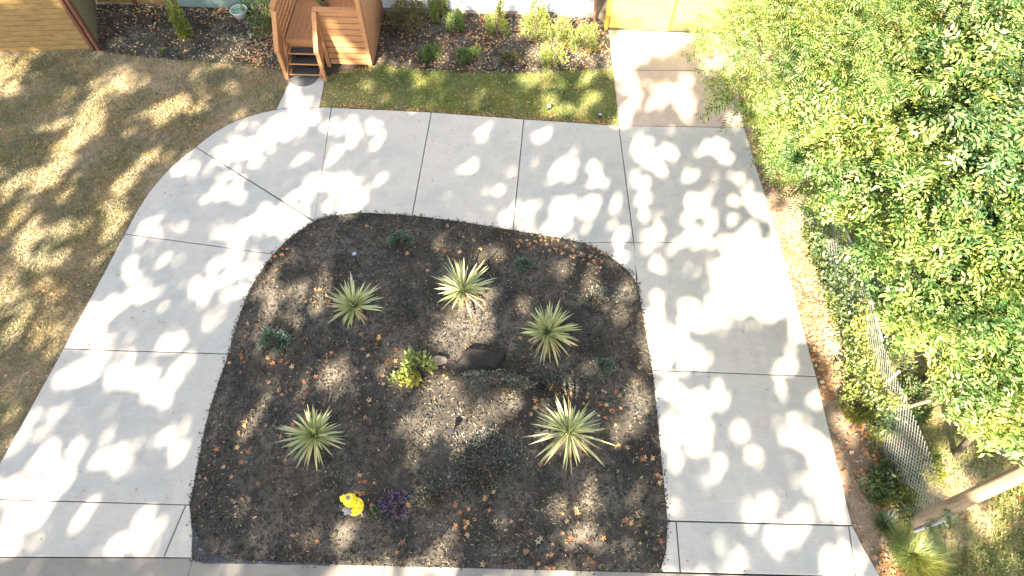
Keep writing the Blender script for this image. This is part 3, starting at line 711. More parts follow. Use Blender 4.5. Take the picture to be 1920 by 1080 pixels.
def shrub(name, px, py, rx, ry, h, n, ls, matr, label, cat_, group=None, seed=0, lumps=12, up=.5, flat_=None, jit=.32, lean=None):
    p = at(px, py); r = empty(name, tuple(p), label, cat_, group); rg = np.random.default_rng(seed + 100)
    V, F = cloud(n, (rx, ry, h), ls, up=up, seed=seed, lumps=lumps, jit=jit)
    if lean is not None: V[:, 0] += V[:, 2] * lean[0]; V[:, 1] += V[:, 2] * lean[1]
    mesh_np('foliage', V, F, matr, r); s = stems(r, 7, min(rx, ry), h, M_bark, rg)
    return r
G = 'low blue green junipers in the mulch island'
shrub('juniper', 753, 452, .30, .22, .22, 900, .045, M_juni, 'wide blue green juniper near the top edge of the island', 'shrub', G, 1)
shrub('juniper', 984, 500, .28, .17, .20, 800, .045, M_juni, 'blue green juniper right of the top centre yucca', 'shrub', G, 2)
shrub('juniper', 513, 638, .32, .30, .26, 1100, .045, M_juni, 'largest grey green juniper near the left edge of the island', 'shrub', G, 3)
shrub('juniper', 1131, 686, .22, .20, .16, 600, .045, M_juni, 'smallest grey green juniper near the right edge of the island', 'shrub', G, 4)
shrub('leafy_perennial', 785, 690, .38, .36, .24, 420, .10, M_heuch, 'bright yellow green leafy perennial left of the blackened rock', 'plant', None, 5, 14)
shrub('leafy_perennial', 752, 714, .24, .18, .15, 170, .09, M_heuch, 'low yellow green clump at the foot of the bigger yellow green perennial', 'plant', None, 6)
shrub('purple_perennial', 748, 945, .34, .26, .10, 420, .055, M_purp, 'low purple leaved plant to the right of the hydrant', 'plant', None, 7, 22, up=.1)
GC = 'dark low groundcover patches in the island'
shrub('groundcover_plant', 905, 862, .85, .70, .055, 2600, .04, M_dkcov, 'dark purplish groundcover patch left of the star shaped yucca', 'groundcover', GC, 8, 40, jit=.22)
shrub('groundcover_plant', 820, 925, .60, .42, .05, 1400, .04, M_dkcov, 'dark groundcover patch between purple plant and star shaped yucca', 'groundcover', GC, 9, 30, jit=.22)
shrub('groundcover_plant', 1040, 722, .85, .42, .055, 2200, .04, M_dkcov, 'dark groundcover patch below the shaggy right yucca', 'groundcover', GC, 10, 40, jit=.22)
shrub('groundcover_plant', 755, 582, .42, .36, .05, 1000, .035, M_dkcov, 'dark groundcover patch between the two upper yuccas', 'groundcover', GC, 11, 24, jit=.22)
shrub('groundcover_plant', 1120, 560, .50, .34, .05, 1000, .035, M_dkcov, 'dark groundcover patch in the upper right of the island', 'groundcover', GC, 12, 24, jit=.22)
shrub('dried_plant', 925, 722, .75, .26, .36, 1500, .05, M_dried, 'grey dried plant leaning on the blackened rock', 'plant', None, 13, 26, jit=.3)
shrub('weed', 702, 964, .10, .08, .05, 24, .07, M_shrG, 'tiny bright green weed between hydrant and purple plant', 'weed', None, 14)
shrub('weed', 632, 892, .14, .10, .04, 22, .05, M_shrG, 'tiny faint green weed just above the hydrant', 'weed', None, 15)
# house bed planting
S = 'shrubs in the mulch bed by the porch'
shrub('slender_evergreen', 350, 66, .22, .22, 1.4, 1700, .07, M_shrY, 'slender yellow green evergreen in the left mulch bed', 'shrub', None, 20, 22, .8, jit=.36, lean=(-.03, .05))
shrub('leggy_bush', 508, 52, .62, .5, 1.5, 1500, .07, M_shrG, 'leggy green bush with bare pale stems left of the porch', 'shrub', None, 21, 16, lean=(-.15, .1))
shrub('olive_bush', 765, 50, .62, .48, 1.1, 3000, .055, M_shrO, 'large olive brown bush against the pale siding right of the porch', 'shrub', S, 22, 20)
shrub('round_bush', 822, 34, .34, .3, 1.0, 1200, .06, M_shrY, 'yellow green bush behind the large olive bush', 'shrub', S, 23)
shrub('upright_bush', 856, 54, .30, .26, .85, 1200, .055, M_shrG, 'mid green upright bush third from the porch against the siding', 'shrub', S, 24, 14, .9)
shrub('upright_bush', 932, 60, .32, .28, 1.2, 1600, .055, M_shrY, 'tall sunlit yellow green bush in the middle of the siding bed', 'shrub', S, 25, 14, .9)
shrub('spreading_bush', 1002, 68, .46, .34, 1.15, 2000, .06, M_shrY, 'spreading sunlit bush with green lower half near the siding', 'shrub', S, 26, 16, .8)
shrub('round_bush', 1050, 78, .44, .34, 1.0, 1600, .055, M_shrY, 'sunlit yellow bush near the downspout', 'shrub', S, 27, 14)
shrub('round_bush', 1098, 92, .48, .36, .75, 1500, .055, M_shrY, 'sunlit yellow bush beside the driveway at the bed corner', 'shrub', S, 28, 14)
shrub('round_bush', 1036, 120, .42, .30, .65, 1300, .055, M_shrY, 'pale sunlit low bush in the front row of the siding bed', 'shrub', S, 29, 14)
shrub('low_tuft', 808, 108, .34, .24, .42, 1000, .06, M_shrG, 'low green tuft nearest the porch in the front row', 'shrub', S, 30, 14, .9)
shrub('low_tuft', 882, 114, .42, .25, .42, 1200, .06, M_shrG, 'wider low green tuft in the middle of the front row', 'shrub', S, 31, 14, .9)
shrub('low_tuft', 957, 114, .28, .2, .34, 650, .055, M_shrO, 'small brownish green tuft at the right of the front row', 'shrub', S, 32, 12, .9)
shrub('weed', 303, 96, .16, .10, .08, 60, .06, M_shrG, 'bright green weed at the lower edge of the left mulch bed', 'weed', None, 33)
shrub('weed', 420, 78, .12, .10, .10, 50, .05, M_shrG, 'faint green weed in the middle of the left mulch bed', 'weed', None, 34)

# rock shaped and blackened in place of a dark cast shadow, + tan stone
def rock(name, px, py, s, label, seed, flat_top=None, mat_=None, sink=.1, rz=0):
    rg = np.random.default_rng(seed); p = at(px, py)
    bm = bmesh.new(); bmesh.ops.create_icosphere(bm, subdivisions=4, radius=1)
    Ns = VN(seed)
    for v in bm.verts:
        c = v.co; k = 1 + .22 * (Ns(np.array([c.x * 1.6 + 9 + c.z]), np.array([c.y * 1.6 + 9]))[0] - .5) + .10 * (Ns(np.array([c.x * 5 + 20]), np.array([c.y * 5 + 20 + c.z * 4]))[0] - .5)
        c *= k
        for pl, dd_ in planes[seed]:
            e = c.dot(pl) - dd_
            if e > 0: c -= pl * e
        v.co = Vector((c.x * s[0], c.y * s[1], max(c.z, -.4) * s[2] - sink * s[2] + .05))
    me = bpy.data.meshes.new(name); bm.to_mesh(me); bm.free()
    o = link(name, me, mat_ or M_rockshadow, None, True, tuple(p)); o.rotation_euler = (0, 0, rz); return tag(o, label, 'rock')
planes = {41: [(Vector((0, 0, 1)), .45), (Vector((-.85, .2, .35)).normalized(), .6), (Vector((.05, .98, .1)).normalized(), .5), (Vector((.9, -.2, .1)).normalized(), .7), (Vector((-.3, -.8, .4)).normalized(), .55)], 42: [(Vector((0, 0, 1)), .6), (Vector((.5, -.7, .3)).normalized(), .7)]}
rock('shadow_boulder', 900, 676, (.58, .33, .34), 'long flat topped rock, blackened in place of a cast shadow, in the centre of the island', 41, rz=-.05)
rock('stone', 822, 678, (.17, .09, .12), 'small tan stone at the left end of the blackened rock', 42, mat_=M_tan)

def solar(px, py, label, h=.28, cell=M_glassy, tilt=0):
    p = at(px, py); r = empty('garden_light', tuple(p), label, 'garden light', 'solar stake lights')
    MB().tube([(0, 0, -.03), (0, 0, h)], .012, 8).build('stake', M_plast, r)
    MB().lathe([(.03, h - .06), (.055, h), (.06, h + .01), (.06, h + .025), (.001, h + .03)], 14).build('lamp_head', M_plast, r)
    MB().box(-.035, .035, -.035, .035, h + .031, h + .036).build('solar_cell', cell, r)
solar(670, 492, 'stake light with a bluish square top near the top left of the island')
solar(846, 818, 'black topped stake light in the sunny patch at the island centre', .24, M_plast)
solar(929, 884, 'dark stake light half hidden in purplish groundcover', .12, M_plast) if 0 else None
solar(535, 122, 'stake light with a pale top beside the porch steps', .22, M_white)
solar(1029, 208, 'white topped stake light at the lower edge of the green lawn', .12, M_white)
solar(1124, 222, 'dark stake light at the corner of green lawn and driveway', .10, M_glassy)

# pot with hose
p = at(452, 30); r = empty('hose_pot', tuple(p), 'pale round pot holding a green garden hose against the green siding', 'pot')
MB().lathe([(.16, 0), (.22, .18), (.235, .20), (.215, .205), (.20, .18), (.15, .06), (.001, .06)], 24).build('pot_body', M_pot, r, True)
m = MB()
pts = [(.15 * math.cos(t * .5), .15 * math.sin(t * .5), .10 + .006 * t) for t in range(26)] + [(.10, .0, .45), (.12, .12, .75), (.14, .2, 1.0)]
m.tube(pts, .012, 6); m.build('hose', M_hose, r, True)
# potted plant on porch
r = empty('potted_plant', (-4.95, 14.55, DZ), 'small potted plant on the porch deck behind the slatted panel', 'potted plant')
MB().lathe([(.08, 0), (.12, .2), (.11, .2), (.10, .17), (.001, .17)], 18).build('pot_body', M_brown, r, True)
V, F = cloud(160, (.2, .2, .28), .07, seed=50); V[:, 2] += .18; mesh_np('foliage', V, F, M_shrG, r)
# landscape fabric edge at the lower left of the island
P = poly([(362, 985), (376, 1010), (392, 1040), (470, 1052), (620, 1057), (620, 1061), (385, 1056), (366, 1052)])
o = flat('landscape_fabric', P, M_fab, .036, .004, .1); tag(o, 'bluish strip of landscape fabric showing at the lower left corner of the island', 'fabric')

# ------------------------------------------------------------ chain link fence
cf = empty('chain_link_fence', (6.55, 2.3, 0), 'low galvanised chain link fence overgrown with vines along the driveway strip', 'fence')
FA, FB, FH = np.array([6.62, 2.15]), np.array([6.28, 9.6]), 1.15
L = np.hypot(*(FB - FA)); pitch = .085; wires = MB(); k = -int(FH / pitch) - 1
def fpt(s, z):
    q = FA + (FB - FA) * s / L; wob = .05 * math.sin(s * 1.7) * z
    return (q[0] + wob, q[1], z + .02)
while k * pitch < L:
    for sg in (1, -1):
        s0, z0, s1, z1 = k * pitch, 0, k * pitch + FH, FH
        if sg < 0: s0, s1 = s1, s0
        pts = []
        for j in range(7):
            t = j / 6; s = s0 + (s1 - s0) * t
            if -1e-6 <= s <= L: pts.append(fpt(s, FH * t))
        if len(pts) > 1: wires.tube(pts, .0042, 3, False)
    k += 1
rel(wires.build('mesh', M_galv, cf), cf)
for s in (0.05, 2.4, 4.9, 7.35): q = fpt(s, 0); rel(MB().tube([(q[0], q[1], -.02), (q[0] + .0, q[1], FH + .08)], .024, 8).build('post', M_galv, cf), cf)
rel(MB().tube([fpt(3.0 + .4 * j, FH) for j in range(12)], .018, 8).build('top_rail', M_galv, cf), cf)

# utility pole
pb = gp(1704, 986); up_ = empty('utility_pole', (pb[0], pb[1], 0), 'slightly leaning weathered round wooden utility pole standing at the end of the chain link fence', 'pole')
n = 14; m = MB(); m.tube([(0, 0, -.05), (0, .01, .3), (0.0, .12, 3), (0, .25, 6), (0, .44, 10.5)], [.115, .11, .10, .095, .085], 20); m.build('shaft', M_pole, up_, True)
MB().box(-.9, .9, .22, .30, 9.6, 9.72).build('crossarm', M_pole, up_)
# dead branch
a = gp(1655, 778, .15); b = gp(1722, 757, .5); c = gp(1790, 738, 1.0); d_ = gp(1835, 705, 1.5)
o = MB().tube([a, b, c, d_], [.03, .034, .028, .015], 8).tube([a, gp(1672, 785, .1)], [.02, .008], 6).build('dead_branch', M_bark, None, True)
tag(o, 'bare pale branch reaching over the fence near the utility pole', 'branch')

# ------------------------------------------------------------ trees at the right
def frond(nl=6, ll=.34, lw=.36):
    V = []; F = []
    for k in range(nl):
        x = .16 + .84 * k / (nl - .5); L_ = ll * (1 - .35 * abs(k / nl - .4))
        for s in (-1, 1):
            b = len(V); dx, dy = .45, s * .9
            V += [(x, 0, 0), (x + dx * L_ * .45 - dy * L_ * lw * .4 * s, dy * L_ * .45, .03), (x + dx * L_, dy * L_, -.05), (x + dx * L_ * .45 + dy * L_ * lw * .4 * s, dy * L_ * .45, .03)]
            F.append([b, b + 1, b + 2, b + 3])
    return np.array(V), np.array(F)
FRV, FRF = frond()
BRV, BRF = frond(3, .55, .62)
def limb_tree(name, base, trunk_h, centre, rad, nclump, per, flen, tv, tf, matr, label, cat_='tree', seed=0, tr=.16, csize=.45, group=None, lower=-.3, mats=None):
    rg = np.random.default_rng(seed)
    root = empty(name, (base[0], base[1], 0), label, cat_, group)
    C = rg.normal(0, 1, (nclump * 2, 3)); C /= np.linalg.norm(C, axis=1)[:, None]; C = C[C[:, 2] > lower][:nclump]
    q = rg.uniform(.45, 1.02, (len(C), 1)) ** .7
    lump = (N1(C[:, 0] * 2.6 + seed * 3 + 9, C[:, 1] * 2.6 + C[:, 2] * 2 + 9)[:, None] - .5  ) * .95
    P = C * (q + lump) * np.array(rad) + np.array(centre) - np.array([base[0], base[1], 0])
    i = np.repeat(np.arange(len(P)), per)
    n = len(i); D = rg.normal(0, 1, (n, 3)); D[:, 2] = D[:, 2] * .45 + .12; D += C[i] * .55; D /= np.linalg.norm(D, axis=1)[:, None]
    cs = csize * rg.uniform(.6, 1.3, len(P))
    pos = P[i] + D * (rg.random((n, 1)) ** .6) * cs[i][:, None] * .9 + rg.normal(0, .05, (n, 3))
    dirs = D + np.array([0, 0, -.18]) + rg.normal(0, .25, (n, 3))
    V, F = inst(tv, tf, pos, frames(dirs, rg.normal(0, .45, n)), flen * (.55 + .9 * rg.random(n)))
    keep = None
    mesh_np('crown', V, F, matr, root)
    m = MB(); top = np.array([centre[0] - base[0], centre[1] - base[1], centre[2]])
    th = np.array([top[0] * .35, top[1] * .35, trunk_h])
    m.tube([(0, 0, -.1), tuple(th * .5 + rg.normal(0, .06, 3)), tuple(th), tuple(th * .45 + top * .55), tuple(top + [0, 0, rad[2] * .5])], [tr * 1.25, tr, tr * .85, tr * .5, tr * .12], 10)
    for j in rg.choice(len(P), min(len(P), 34), replace=False):
        t = rg.uniform(.1, .9); s = th * (1 - t) + top * t; e = P[j]; mid = (s + e) / 2 + rg.normal(0, .12, 3) + [0, 0, -.1]
        m.tube([tuple(s), tuple(mid), tuple(e)], [tr * .32, tr * .16, tr * .05], 6)
    m.build('trunk', M_bark, root, True)
    return root
def T(px, py, z): g_ = gp(px, py, z); return (g_[0], g_[1], z)
GT = 'broadleaf trees beyond the chain link fence'
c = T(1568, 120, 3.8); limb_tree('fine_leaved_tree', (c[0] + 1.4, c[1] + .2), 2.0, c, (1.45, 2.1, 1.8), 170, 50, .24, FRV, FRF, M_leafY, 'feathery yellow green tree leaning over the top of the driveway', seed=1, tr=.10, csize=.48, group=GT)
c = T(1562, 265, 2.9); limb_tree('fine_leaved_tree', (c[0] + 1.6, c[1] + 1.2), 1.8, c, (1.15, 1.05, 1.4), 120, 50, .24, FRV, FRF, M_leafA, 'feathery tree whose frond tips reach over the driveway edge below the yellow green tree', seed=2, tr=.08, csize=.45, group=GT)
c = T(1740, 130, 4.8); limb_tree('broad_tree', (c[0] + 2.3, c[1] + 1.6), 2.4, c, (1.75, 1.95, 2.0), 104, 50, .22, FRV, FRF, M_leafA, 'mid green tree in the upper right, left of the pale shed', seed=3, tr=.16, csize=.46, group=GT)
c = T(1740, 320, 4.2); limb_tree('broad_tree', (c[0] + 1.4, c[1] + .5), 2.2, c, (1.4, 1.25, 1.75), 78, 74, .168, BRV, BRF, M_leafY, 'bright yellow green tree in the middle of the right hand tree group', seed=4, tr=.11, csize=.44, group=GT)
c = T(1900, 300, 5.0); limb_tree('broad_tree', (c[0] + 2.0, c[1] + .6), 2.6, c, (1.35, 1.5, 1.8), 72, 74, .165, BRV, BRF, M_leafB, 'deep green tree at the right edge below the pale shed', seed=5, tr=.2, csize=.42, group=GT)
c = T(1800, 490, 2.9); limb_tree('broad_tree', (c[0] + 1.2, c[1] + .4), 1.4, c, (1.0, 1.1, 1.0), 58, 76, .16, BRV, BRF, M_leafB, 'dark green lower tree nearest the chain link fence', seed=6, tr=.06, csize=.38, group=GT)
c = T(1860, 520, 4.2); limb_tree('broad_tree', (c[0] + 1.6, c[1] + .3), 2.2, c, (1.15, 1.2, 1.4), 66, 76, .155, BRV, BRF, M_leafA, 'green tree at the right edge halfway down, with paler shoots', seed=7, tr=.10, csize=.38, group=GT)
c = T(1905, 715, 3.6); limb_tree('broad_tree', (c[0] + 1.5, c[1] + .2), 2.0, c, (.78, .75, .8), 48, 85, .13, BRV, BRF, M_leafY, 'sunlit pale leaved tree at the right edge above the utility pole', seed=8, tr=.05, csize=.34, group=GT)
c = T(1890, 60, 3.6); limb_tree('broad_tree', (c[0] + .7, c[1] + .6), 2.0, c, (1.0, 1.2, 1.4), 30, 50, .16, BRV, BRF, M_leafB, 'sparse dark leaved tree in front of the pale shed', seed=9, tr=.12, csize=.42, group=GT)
# understory along the fence
GV = 'vines and weeds growing on the chain link fence'
vl = [(1530, 350, .28, .35, .5, 'vine heap at the far end of the chain link fence'), (1545, 500, .22, .5, .5, 'vine on the fence above the bare mesh stretch'),
      (1640, 560, .32, .45, .7, 'leafy undergrowth behind the middle of the chain link fence'), (1600, 625, .28, .42, .6, 'bright vine in the middle of the fence'),
      (1612, 700, .36, .35, .45, 'dark vine mat on the fence beside the driveway joint'), (1662, 690, .32, .4, .8, 'weeds behind the fence above the bare branch'),
      (1640, 800, .26, .28, .35, 'yellow green vine at the near part of the fence'), (1672, 880, .30, .30, .35, 'mixed weeds low on the near fence'),
      (1690, 945, .26, .22, .5, 'vine hanging on the last fence stretch before the pole')]
vl += [(1535, 430, .35, .4, .7, 'vine patch around the upper rail of the fence'), (1568, 590, .2, .35, .35, 'low yellow green weeds in front of the middle of the fence'),
       (1640, 640, .35, .35, .7, 'bright green weeds behind the middle of the fence'), (1600, 760, .22, .3, .3, 'low dark vine in front of the near fence stretch'),
       (1700, 760, .3, .3, .6, 'weed bush just above the bare branch'), (1725, 870, .28, .28, .3, 'sparse weeds behind the near fence stretch'), (1645, 920, .22, .26, .3, 'low weeds at the edge of the driveway strip near the fence end')]
for i, (px, py, rx, ry, h, lb) in enumerate(vl):
    shrub('vine', px, py, rx * 1.5, ry * 1.5, h * 1.15, int(2600 * (rx + ry)), .06, M_vine if i % 2 else M_shrY, lb, 'vine', GV, 60 + i, 18, .4)
IV = ['climbing vine on the near end of the chain link fence by the pole', 'climbing vine on the second stretch of the chain link fence from the pole', 'climbing vine on the third stretch of the chain link fence from the pole', 'climbing vine on the far end of the chain link fence under the trees']
ri = np.random.default_rng(5)
for q in range(4):
    n = 5200; s_ = ri.uniform(q * L / 4, (q + 1) * L / 4, n); z_ = ri.random(n) ** .9 * (FH + .12)
    d_n = N1(s_ * 1.5 + 3, z_ * 1.6 + 8) * .6 + N2(s_ * 4 + 3, z_ * 4) * .4 - .10 * (z_ > .8)
    k_ = d_n > (.48, .52, .55, .55)[q]; s_, z_ = s_[k_], z_[k_]
    P = np.array([fpt(a_, b_) for a_, b_ in zip(s_, z_)]); P[:, 0] += ri.normal(-.02, .09, len(P)); P[:, 2] = np.maximum(P[:, 2] + ri.normal(0, .03, len(P)), .02)
    D = ri.normal(0, 1, P.shape) + np.array([-.4, -.5, .2]); V, F = inst(SLV, SLF, P, frames(D, ri.normal(0, .9, len(P))), .07 * (.5 + .9 * ri.random(len(P))))
    tag(mesh_np('climbing_vine', V, F, [M_vine, M_shrY, M_vine, M_shrG][q]), IV[q], 'vine', GV)
def tuft(px, py, R, n, h, matr, label, seed):
    rg = np.random.default_rng(seed); p = at(px, py); V = []; F = []
    for i in range(n):
        a = rg.random() * 6.28; r0 = R * .55 * math.sqrt(rg.random()); q = rg.uniform(.3, 1.0); L_ = h * rg.uniform(.7, 1.3); b = len(V)
        o = np.array([r0 * math.cos(a), r0 * math.sin(a), 0]); a2 = a + rg.normal(0, .5); d = np.array([math.cos(a2), math.sin(a2), 0]); s = np.array([-d[1], d[0], 0]) * .006
        for t in (0, .4, .75, 1): 
            c = o + d * L_ * q * t ** 1.6 + np.array([0, 0, L_ * (t - .45 * q * t * t)]); w = (1 - t) + .08; V += [c - s * w, c + s * w]
        F += [[b + 2 * k, b + 2 * k + 1, b + 2 * k + 3, b + 2 * k + 2] for k in range(3)]
    o = mesh_np('grass_clump', np.array(V), F, matr, loc=tuple(p)); return tag(o, label, 'grass clump')
tuft(1712, 1040, .55, 2600, .30, M_shrY, 'thick green grass clump at the foot of the utility pole', 1)
tuft(1655, 985, .22, 320, .25, M_vine, 'short green grass clump between fence end and driveway strip', 2)

# ------------------------------------------------------------ street trees (behind the viewpoint) that shade the yard
LIT = [  # sunny gaps seen on the ground: x, y, half sizes, tilt (degrees)
 (165,240,110,26,52),(320,212,38,18,15),(12,128,45,24,20),(8,170,20,12,40),(95,228,50,10,30),(440,165,12,28,10),(32,430,48,13,45),(112,428,55,15,28),(205,420,26,15,40),
 (35,495,38,11,10),(102,482,36,14,30),(10,560,26,38,0),(62,545,28,16,30),(230,335,38,12,50),(215,395,28,12,50),(30,345,38,13,40),(95,625,55,10,45),(85,668,50,10,48),(35,720,50,12,48),(130,360,36,13,45),(20,640,30,10,30),
 (184,594,48,22,36),(255,495,19,11,38),(310,500,13,9,30),(434,497,32,12,42),(350,482,8,7,0),(262,552,40,10,40),(456,422,30,20,40),(292,640,28,9,45),(330,630,16,9,45),(200,655,20,8,40),(385,650,10,14,60),
 (140,692,52,18,30),(232,700,45,22,20),(288,720,22,38,55),(345,682,18,13,40),(85,840,24,28,0),(150,848,45,12,50),(215,822,24,11,60),(215,866,38,18,10),(287,830,30,18,40),(100,875,24,13,40),(95,912,60,26,40),
 (25,925,60,22,0),(45,975,38,22,40),(165,958,42,12,60),(245,1008,52,20,28),(10,1010,15,20,0),(268,965,30,9,50),(75,1068,30,12,0),(310,1000,14,22,50),(390,1064,30,12,0),(40,770,30,12,45),(110,770,35,9,45),(180,770,30,8,50),(60,800,22,8,45),(330,770,12,20,50),
 (480,235,22,13,30),(528,244,66,30,38),(468,290,36,20,30),(562,265,13,8,30),(345,315,17,8,35),(450,355,26,11,42),(400,370,14,9,40),(490,408,46,24,32),(545,412,42,26,30),(578,306,22,14,20),(630,290,25,9,48),(582,352,48,24,32),(640,345,28,22,20),(625,376,16,18,0),(668,355,10,24,10),(695,345,12,14,0),(665,398,22,10,30),
 (640,232,28,24,60),(605,222,12,8,20),(655,258,16,26,10),(562,175,24,40,15),(884,312,24,18,10),(1012,252,20,22,20),(1068,240,12,8,0),(1178,262,26,22,0),(1042,310,40,30,10),(952,400,30,18,20),(992,400,24,14,20),(1112,330,28,28,0),(1062,402,66,18,25),(1135,375,38,26,35),(1172,430,12,18,0),(700,335,28,12,38),(905,250,12,8,0),
 (1197,272,28,20,0),(1248,290,44,24,0),(1340,285,30,18,0),(1304,325,18,14,0),(1328,348,16,12,0),(1320,390,25,20,0),(1215,366,18,22,0),(1250,400,18,15,0),(1225,438,40,16,0),(1160,385,24,24,0),(1164,430,22,20,0),(1240,488,28,16,0),(1422,400,34,17,0),(1374,385,16,11,0),(1312,452,44,24,0),
 (1410,510,82,84,0),(1395,560,68,48,0),(1482,600,26,50,15),(1478,640,20,18,0),(1172,478,10,34,40),(1225,615,26,60,0),(1290,605,20,42,0),(1308,665,28,36,0),(1258,660,28,52,0),(1330,500,14,22,0),(1334,596,12,18,0),(1462,684,30,17,0),(1455,715,13,30,0),
 (1255,722,20,26,0),(1292,742,26,26,0),(1300,795,26,36,0),(1262,800,16,34,0),(1282,855,26,28,0),(1335,875,16,36,0),(1400,812,20,28,0),(1522,835,26,50,12),(1545,905,38,60,12),(1560,955,28,30,0),(1435,870,10,24,0),(1408,855,13,34,0),(1412,952,26,22,0),(1455,1002,56,18,0),(1562,1062,28,22,0),(1605,1040,14,34,20),(1270,1020,14,18,0),(1345,1010,24,10,0),(1392,1050,38,18,0),(1320,1072,20,8,0),(1495,975,26,22,0),(1525,750,20,26,0),(1350,740,14,20,0),
 (1190,90,70,40,0),(1160,130,28,50,0),(1300,78,90,16,0),(1185,170,26,40,0),(1175,215,16,26,0),(1245,185,28,18,0),(1276,150,13,12,0),(1272,212,28,18,0),(1385,215,14,14,0),(1355,95,30,14,0),
 (1065,60,90,48,0),(1045,205,66,24,0),(1010,145,48,18,0),(1110,150,34,16,0),(885,600,62,38,35),(850,765,70,40,0),(640,700,30,40,0),(1720,1030,60,40,0),(800,1075,220,22,0),(1000,560,20,14,30),(1060,110,82,22,0),(1012,150,28,17,0),(1112,150,24,12,0),(1012,202,20,16,0),(1062,208,38,20,0),(1100,190,18,14,0),(1020,180,10,14,0),(930,20,20,34,0),(995,32,24,34,0),(1040,20,100,40,0),(665,82,34,26,-25),(690,112,22,16,0),(640,118,24,8,0),(725,138,22,8,0),(785,140,28,6,0),
 (882,575,52,24,45),(925,555,20,16,40),(855,612,44,16,20),(908,482,28,11,10),(866,525,24,28,0),(880,770,82,40,18),(848,806,24,30,0),(775,690,36,34,0),(830,700,30,14,0),(1000,742,60,30,10),(1078,715,24,16,0),(622,690,14,42,20),(575,602,18,30,15),(605,538,34,17,28),(518,560,16,40,-20),(520,525,26,14,50),(562,480,20,12,30),(512,762,28,28,0),(482,805,20,30,20),(560,745,20,9,20),(655,722,10,34,20),(832,440,12,20,0),(1062,488,22,12,0),(1112,530,54,18,-25),(1165,570,14,34,0),(1192,745,16,46,0),(1168,790,20,26,0),(1105,930,19,44,15),(1030,950,15,18,0),(942,962,26,10,30),(860,992,18,19,0),(818,1038,44,20,0),(1142,1000,12,24,0),(1210,955,12,36,0),(470,950,13,38,15),(482,1010,12,28,20),(650,1002,36,18,20),(672,962,20,18,0),(772,972,22,11,20),(592,990,16,12,30),(1182,1022,24,18,0),(1066,800,54,40,0),(1090,470,20,10,0),
 (800,1072,170,10,0),(1050,1074,60,8,0),(560,1074,60,6,0),
 (1500,470,40,110,16),(1540,600,22,90,14),(1485,530,30,60,15),(1580,800,16,24,0),(1750,755,36,40,10),(1775,880,54,54,0),(1745,700,20,20,0),(1862,975,44,26,-30),(1900,1040,22,26,0),(1790,930,26,22,0),(1830,1040,30,16,0),(1735,985,40,20,20),(1900,930,50,40,20),(1640,800,36,22,0),(1630,640,20,22,0),(120,300,80,12,52),(60,450,60,10,35),(40,600,55,14,45),(190,470,30,9,40),(700,240,26,12,40),(690,280,20,10,40),(800,330,18,10,30),(930,350,24,12,30),(1190,330,14,20,0),(1380,330,20,14,0),(1430,590,24,30,0),
 (1250,15,150,45,0),(1250,-35,170,50,0),(1400,20,60,60,0),(1030,-15,110,45,0),(1220,70,90,36,0),(868,632,58,26,0),(905,600,34,30,0),(925,-20,30,40,0),(800,-10,60,14,0)]
rs = np.random.default_rng(99)
LA = np.array(LIT, float)
def lit(px, py, grow=None):
    wx = (N1(px / 38 + 50, py / 38) - .5) * 46; wy = (N2(px / 38, py / 38 + 50) - .5) * 40; grow = np.clip(rs.normal(1.0, .24, len(px)), .4, 1.8)
    grow = grow * np.where((px > 430) & (px < 1240) & (py > 420), 1.28, np.where((px < 420) & (py < 640), 1.28, np.where((px < 420) | (px > 1560), 1.22, np.where(px < 1180, .98, 1.1))))
    r = np.zeros(len(px), bool)
    px = px + wx; py = py + wy
    for x, y, a, b, t in LA:
        c, s = math.cos(math.radians(t)), math.sin(math.radians(t)); dx, dy = px - x, -(py - y)
        u_, v_ = dx * c + dy * s, -dx * s + dy * c
        r |= (u_ / (a * grow)) ** 2 + (v_ / (b * grow)) ** 2 < 1
    return r
NC = 118000
GX = rs.uniform(-15, 9.2, NC); GY = rs.uniform(.2, 17.0, NC)
zmin = np.maximum(11.0, (GY + 2.4) / (abs(SD[1] / SD[2])))
Zc = zmin + rs.random(NC) ** 1.2 * 5.5
px, py = pj(np.column_stack([GX, GY, np.zeros(NC)]).T.T) if 0 else (None, None)
GP3 = np.column_stack([GX, GY, np.zeros(NC)]) - np.array([0, 0, CH]); zz = GP3 @ AF
px = 960 + FPX * (GP3 @ RC) / zz; py = 540 - FPX * (GP3 @ UC) / zz
k_ = Zc / -SD[2]
LP = np.column_stack([GX, GY, np.zeros(NC)]) - SD[None] * k_[:, None]
keep = ~lit(px, py)
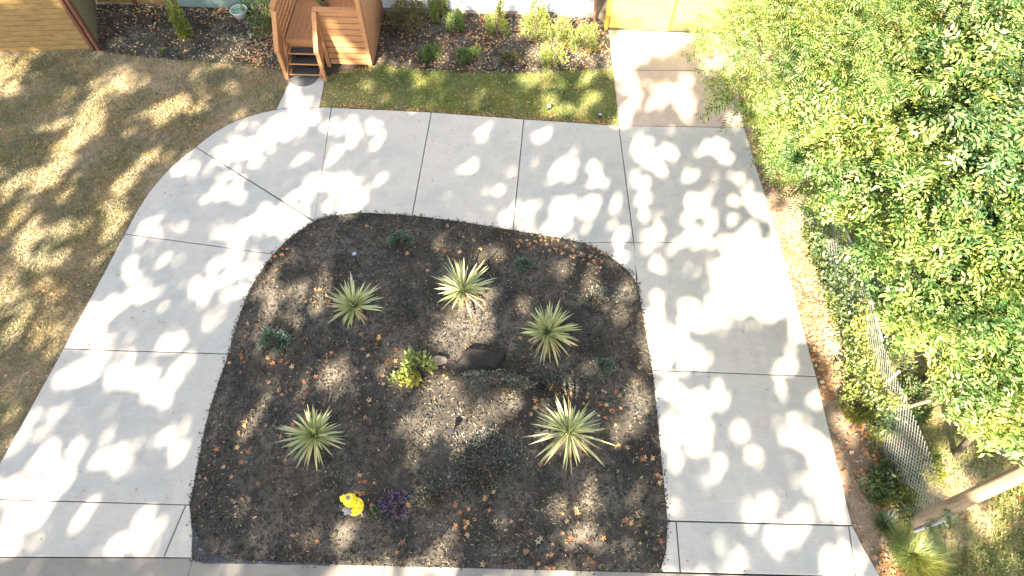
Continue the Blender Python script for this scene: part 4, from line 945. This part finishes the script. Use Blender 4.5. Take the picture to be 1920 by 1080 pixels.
small = N2(GX * 2.1 + 30, GY * 1.5 + 7)                 # small random flecks
keep &= ~((small > .72) & (rs.random(NC) < .75))
broad = N3(GX * .8 + 3, GY * .6 + 11); keep &= rs.random(NC) < np.clip(.62 + 1.1 * (1 - broad), .62, 1)
isl_ = None
keep &= ~((GX > 6.0) & (GY > 4.6)); keep &= ~((GX > 4.7) & (GY > 13.3)); keep &= ~((GX > 5.5) & (GY > 10.5)); keep &= ~((GX > 5.5) & (GY > 5.7) & (GY < 9.0))                     # the sunny tree tops at the right stay clear
LP = LP[keep]
SPOTS = [(-16.0, -7.5), (-8.6, -8.0), (-4.0, -7.6)]
SL = ['tall leafy street tree beyond the pavement opposite the dry lawn', 'tall leafy street tree beyond the pavement in front of the left driveway arm', 'tall leafy street tree beyond the pavement facing the planting island']
sp = np.array(SPOTS); near = np.argmin(((LP[:, None, 0] - sp[None, :, 0]) ** 2), axis=1)
SQV = [(-.5, -.1, 0), (-.15, -.42, .04), (.35, -.3, .0), (.55, 0, -.05), (.35, .32, .02), (-.15, .4, .05)]; SQF = [[0, 1, 2, 3], [0, 3, 4, 5]]
for i, (tx, ty) in enumerate(SPOTS):
    root = empty('street_tree', (tx, ty, 0), SL[i], 'tree', 'tall street trees behind the viewpoint')
    P = LP[near == i] - np.array([tx, ty, 0])
    V, F = inst(SQV, SQF, P, rots(len(P), 1.1), .23 * (.6 + .7 * rs.random(len(P))))
    mesh_np('crown', V, F, M_street, root)
    m = MB(); m.tube([(0, 0, -.1), (0, .05, 2.5), (.1, .1, 6), (.1, .6, 9.5), (0, 1, 12.5), (0, 1.2, 17)], [.34, .28, .25, .19, .12, .04], 12)
    for j in rs.choice(len(P), min(len(P), 9), replace=False):
        t = rs.uniform(6.5, 12); s = np.array([.1, (t - 6) * .14 if t > 6 else .1, t]); e = P[j]
        m.tube([tuple(s), tuple(s * .55 + e * .45 + rs.normal(0, .3, 3)), tuple(e)], [.085, .05, .012], 7)
    m.build('trunk', M_bark, root, True)
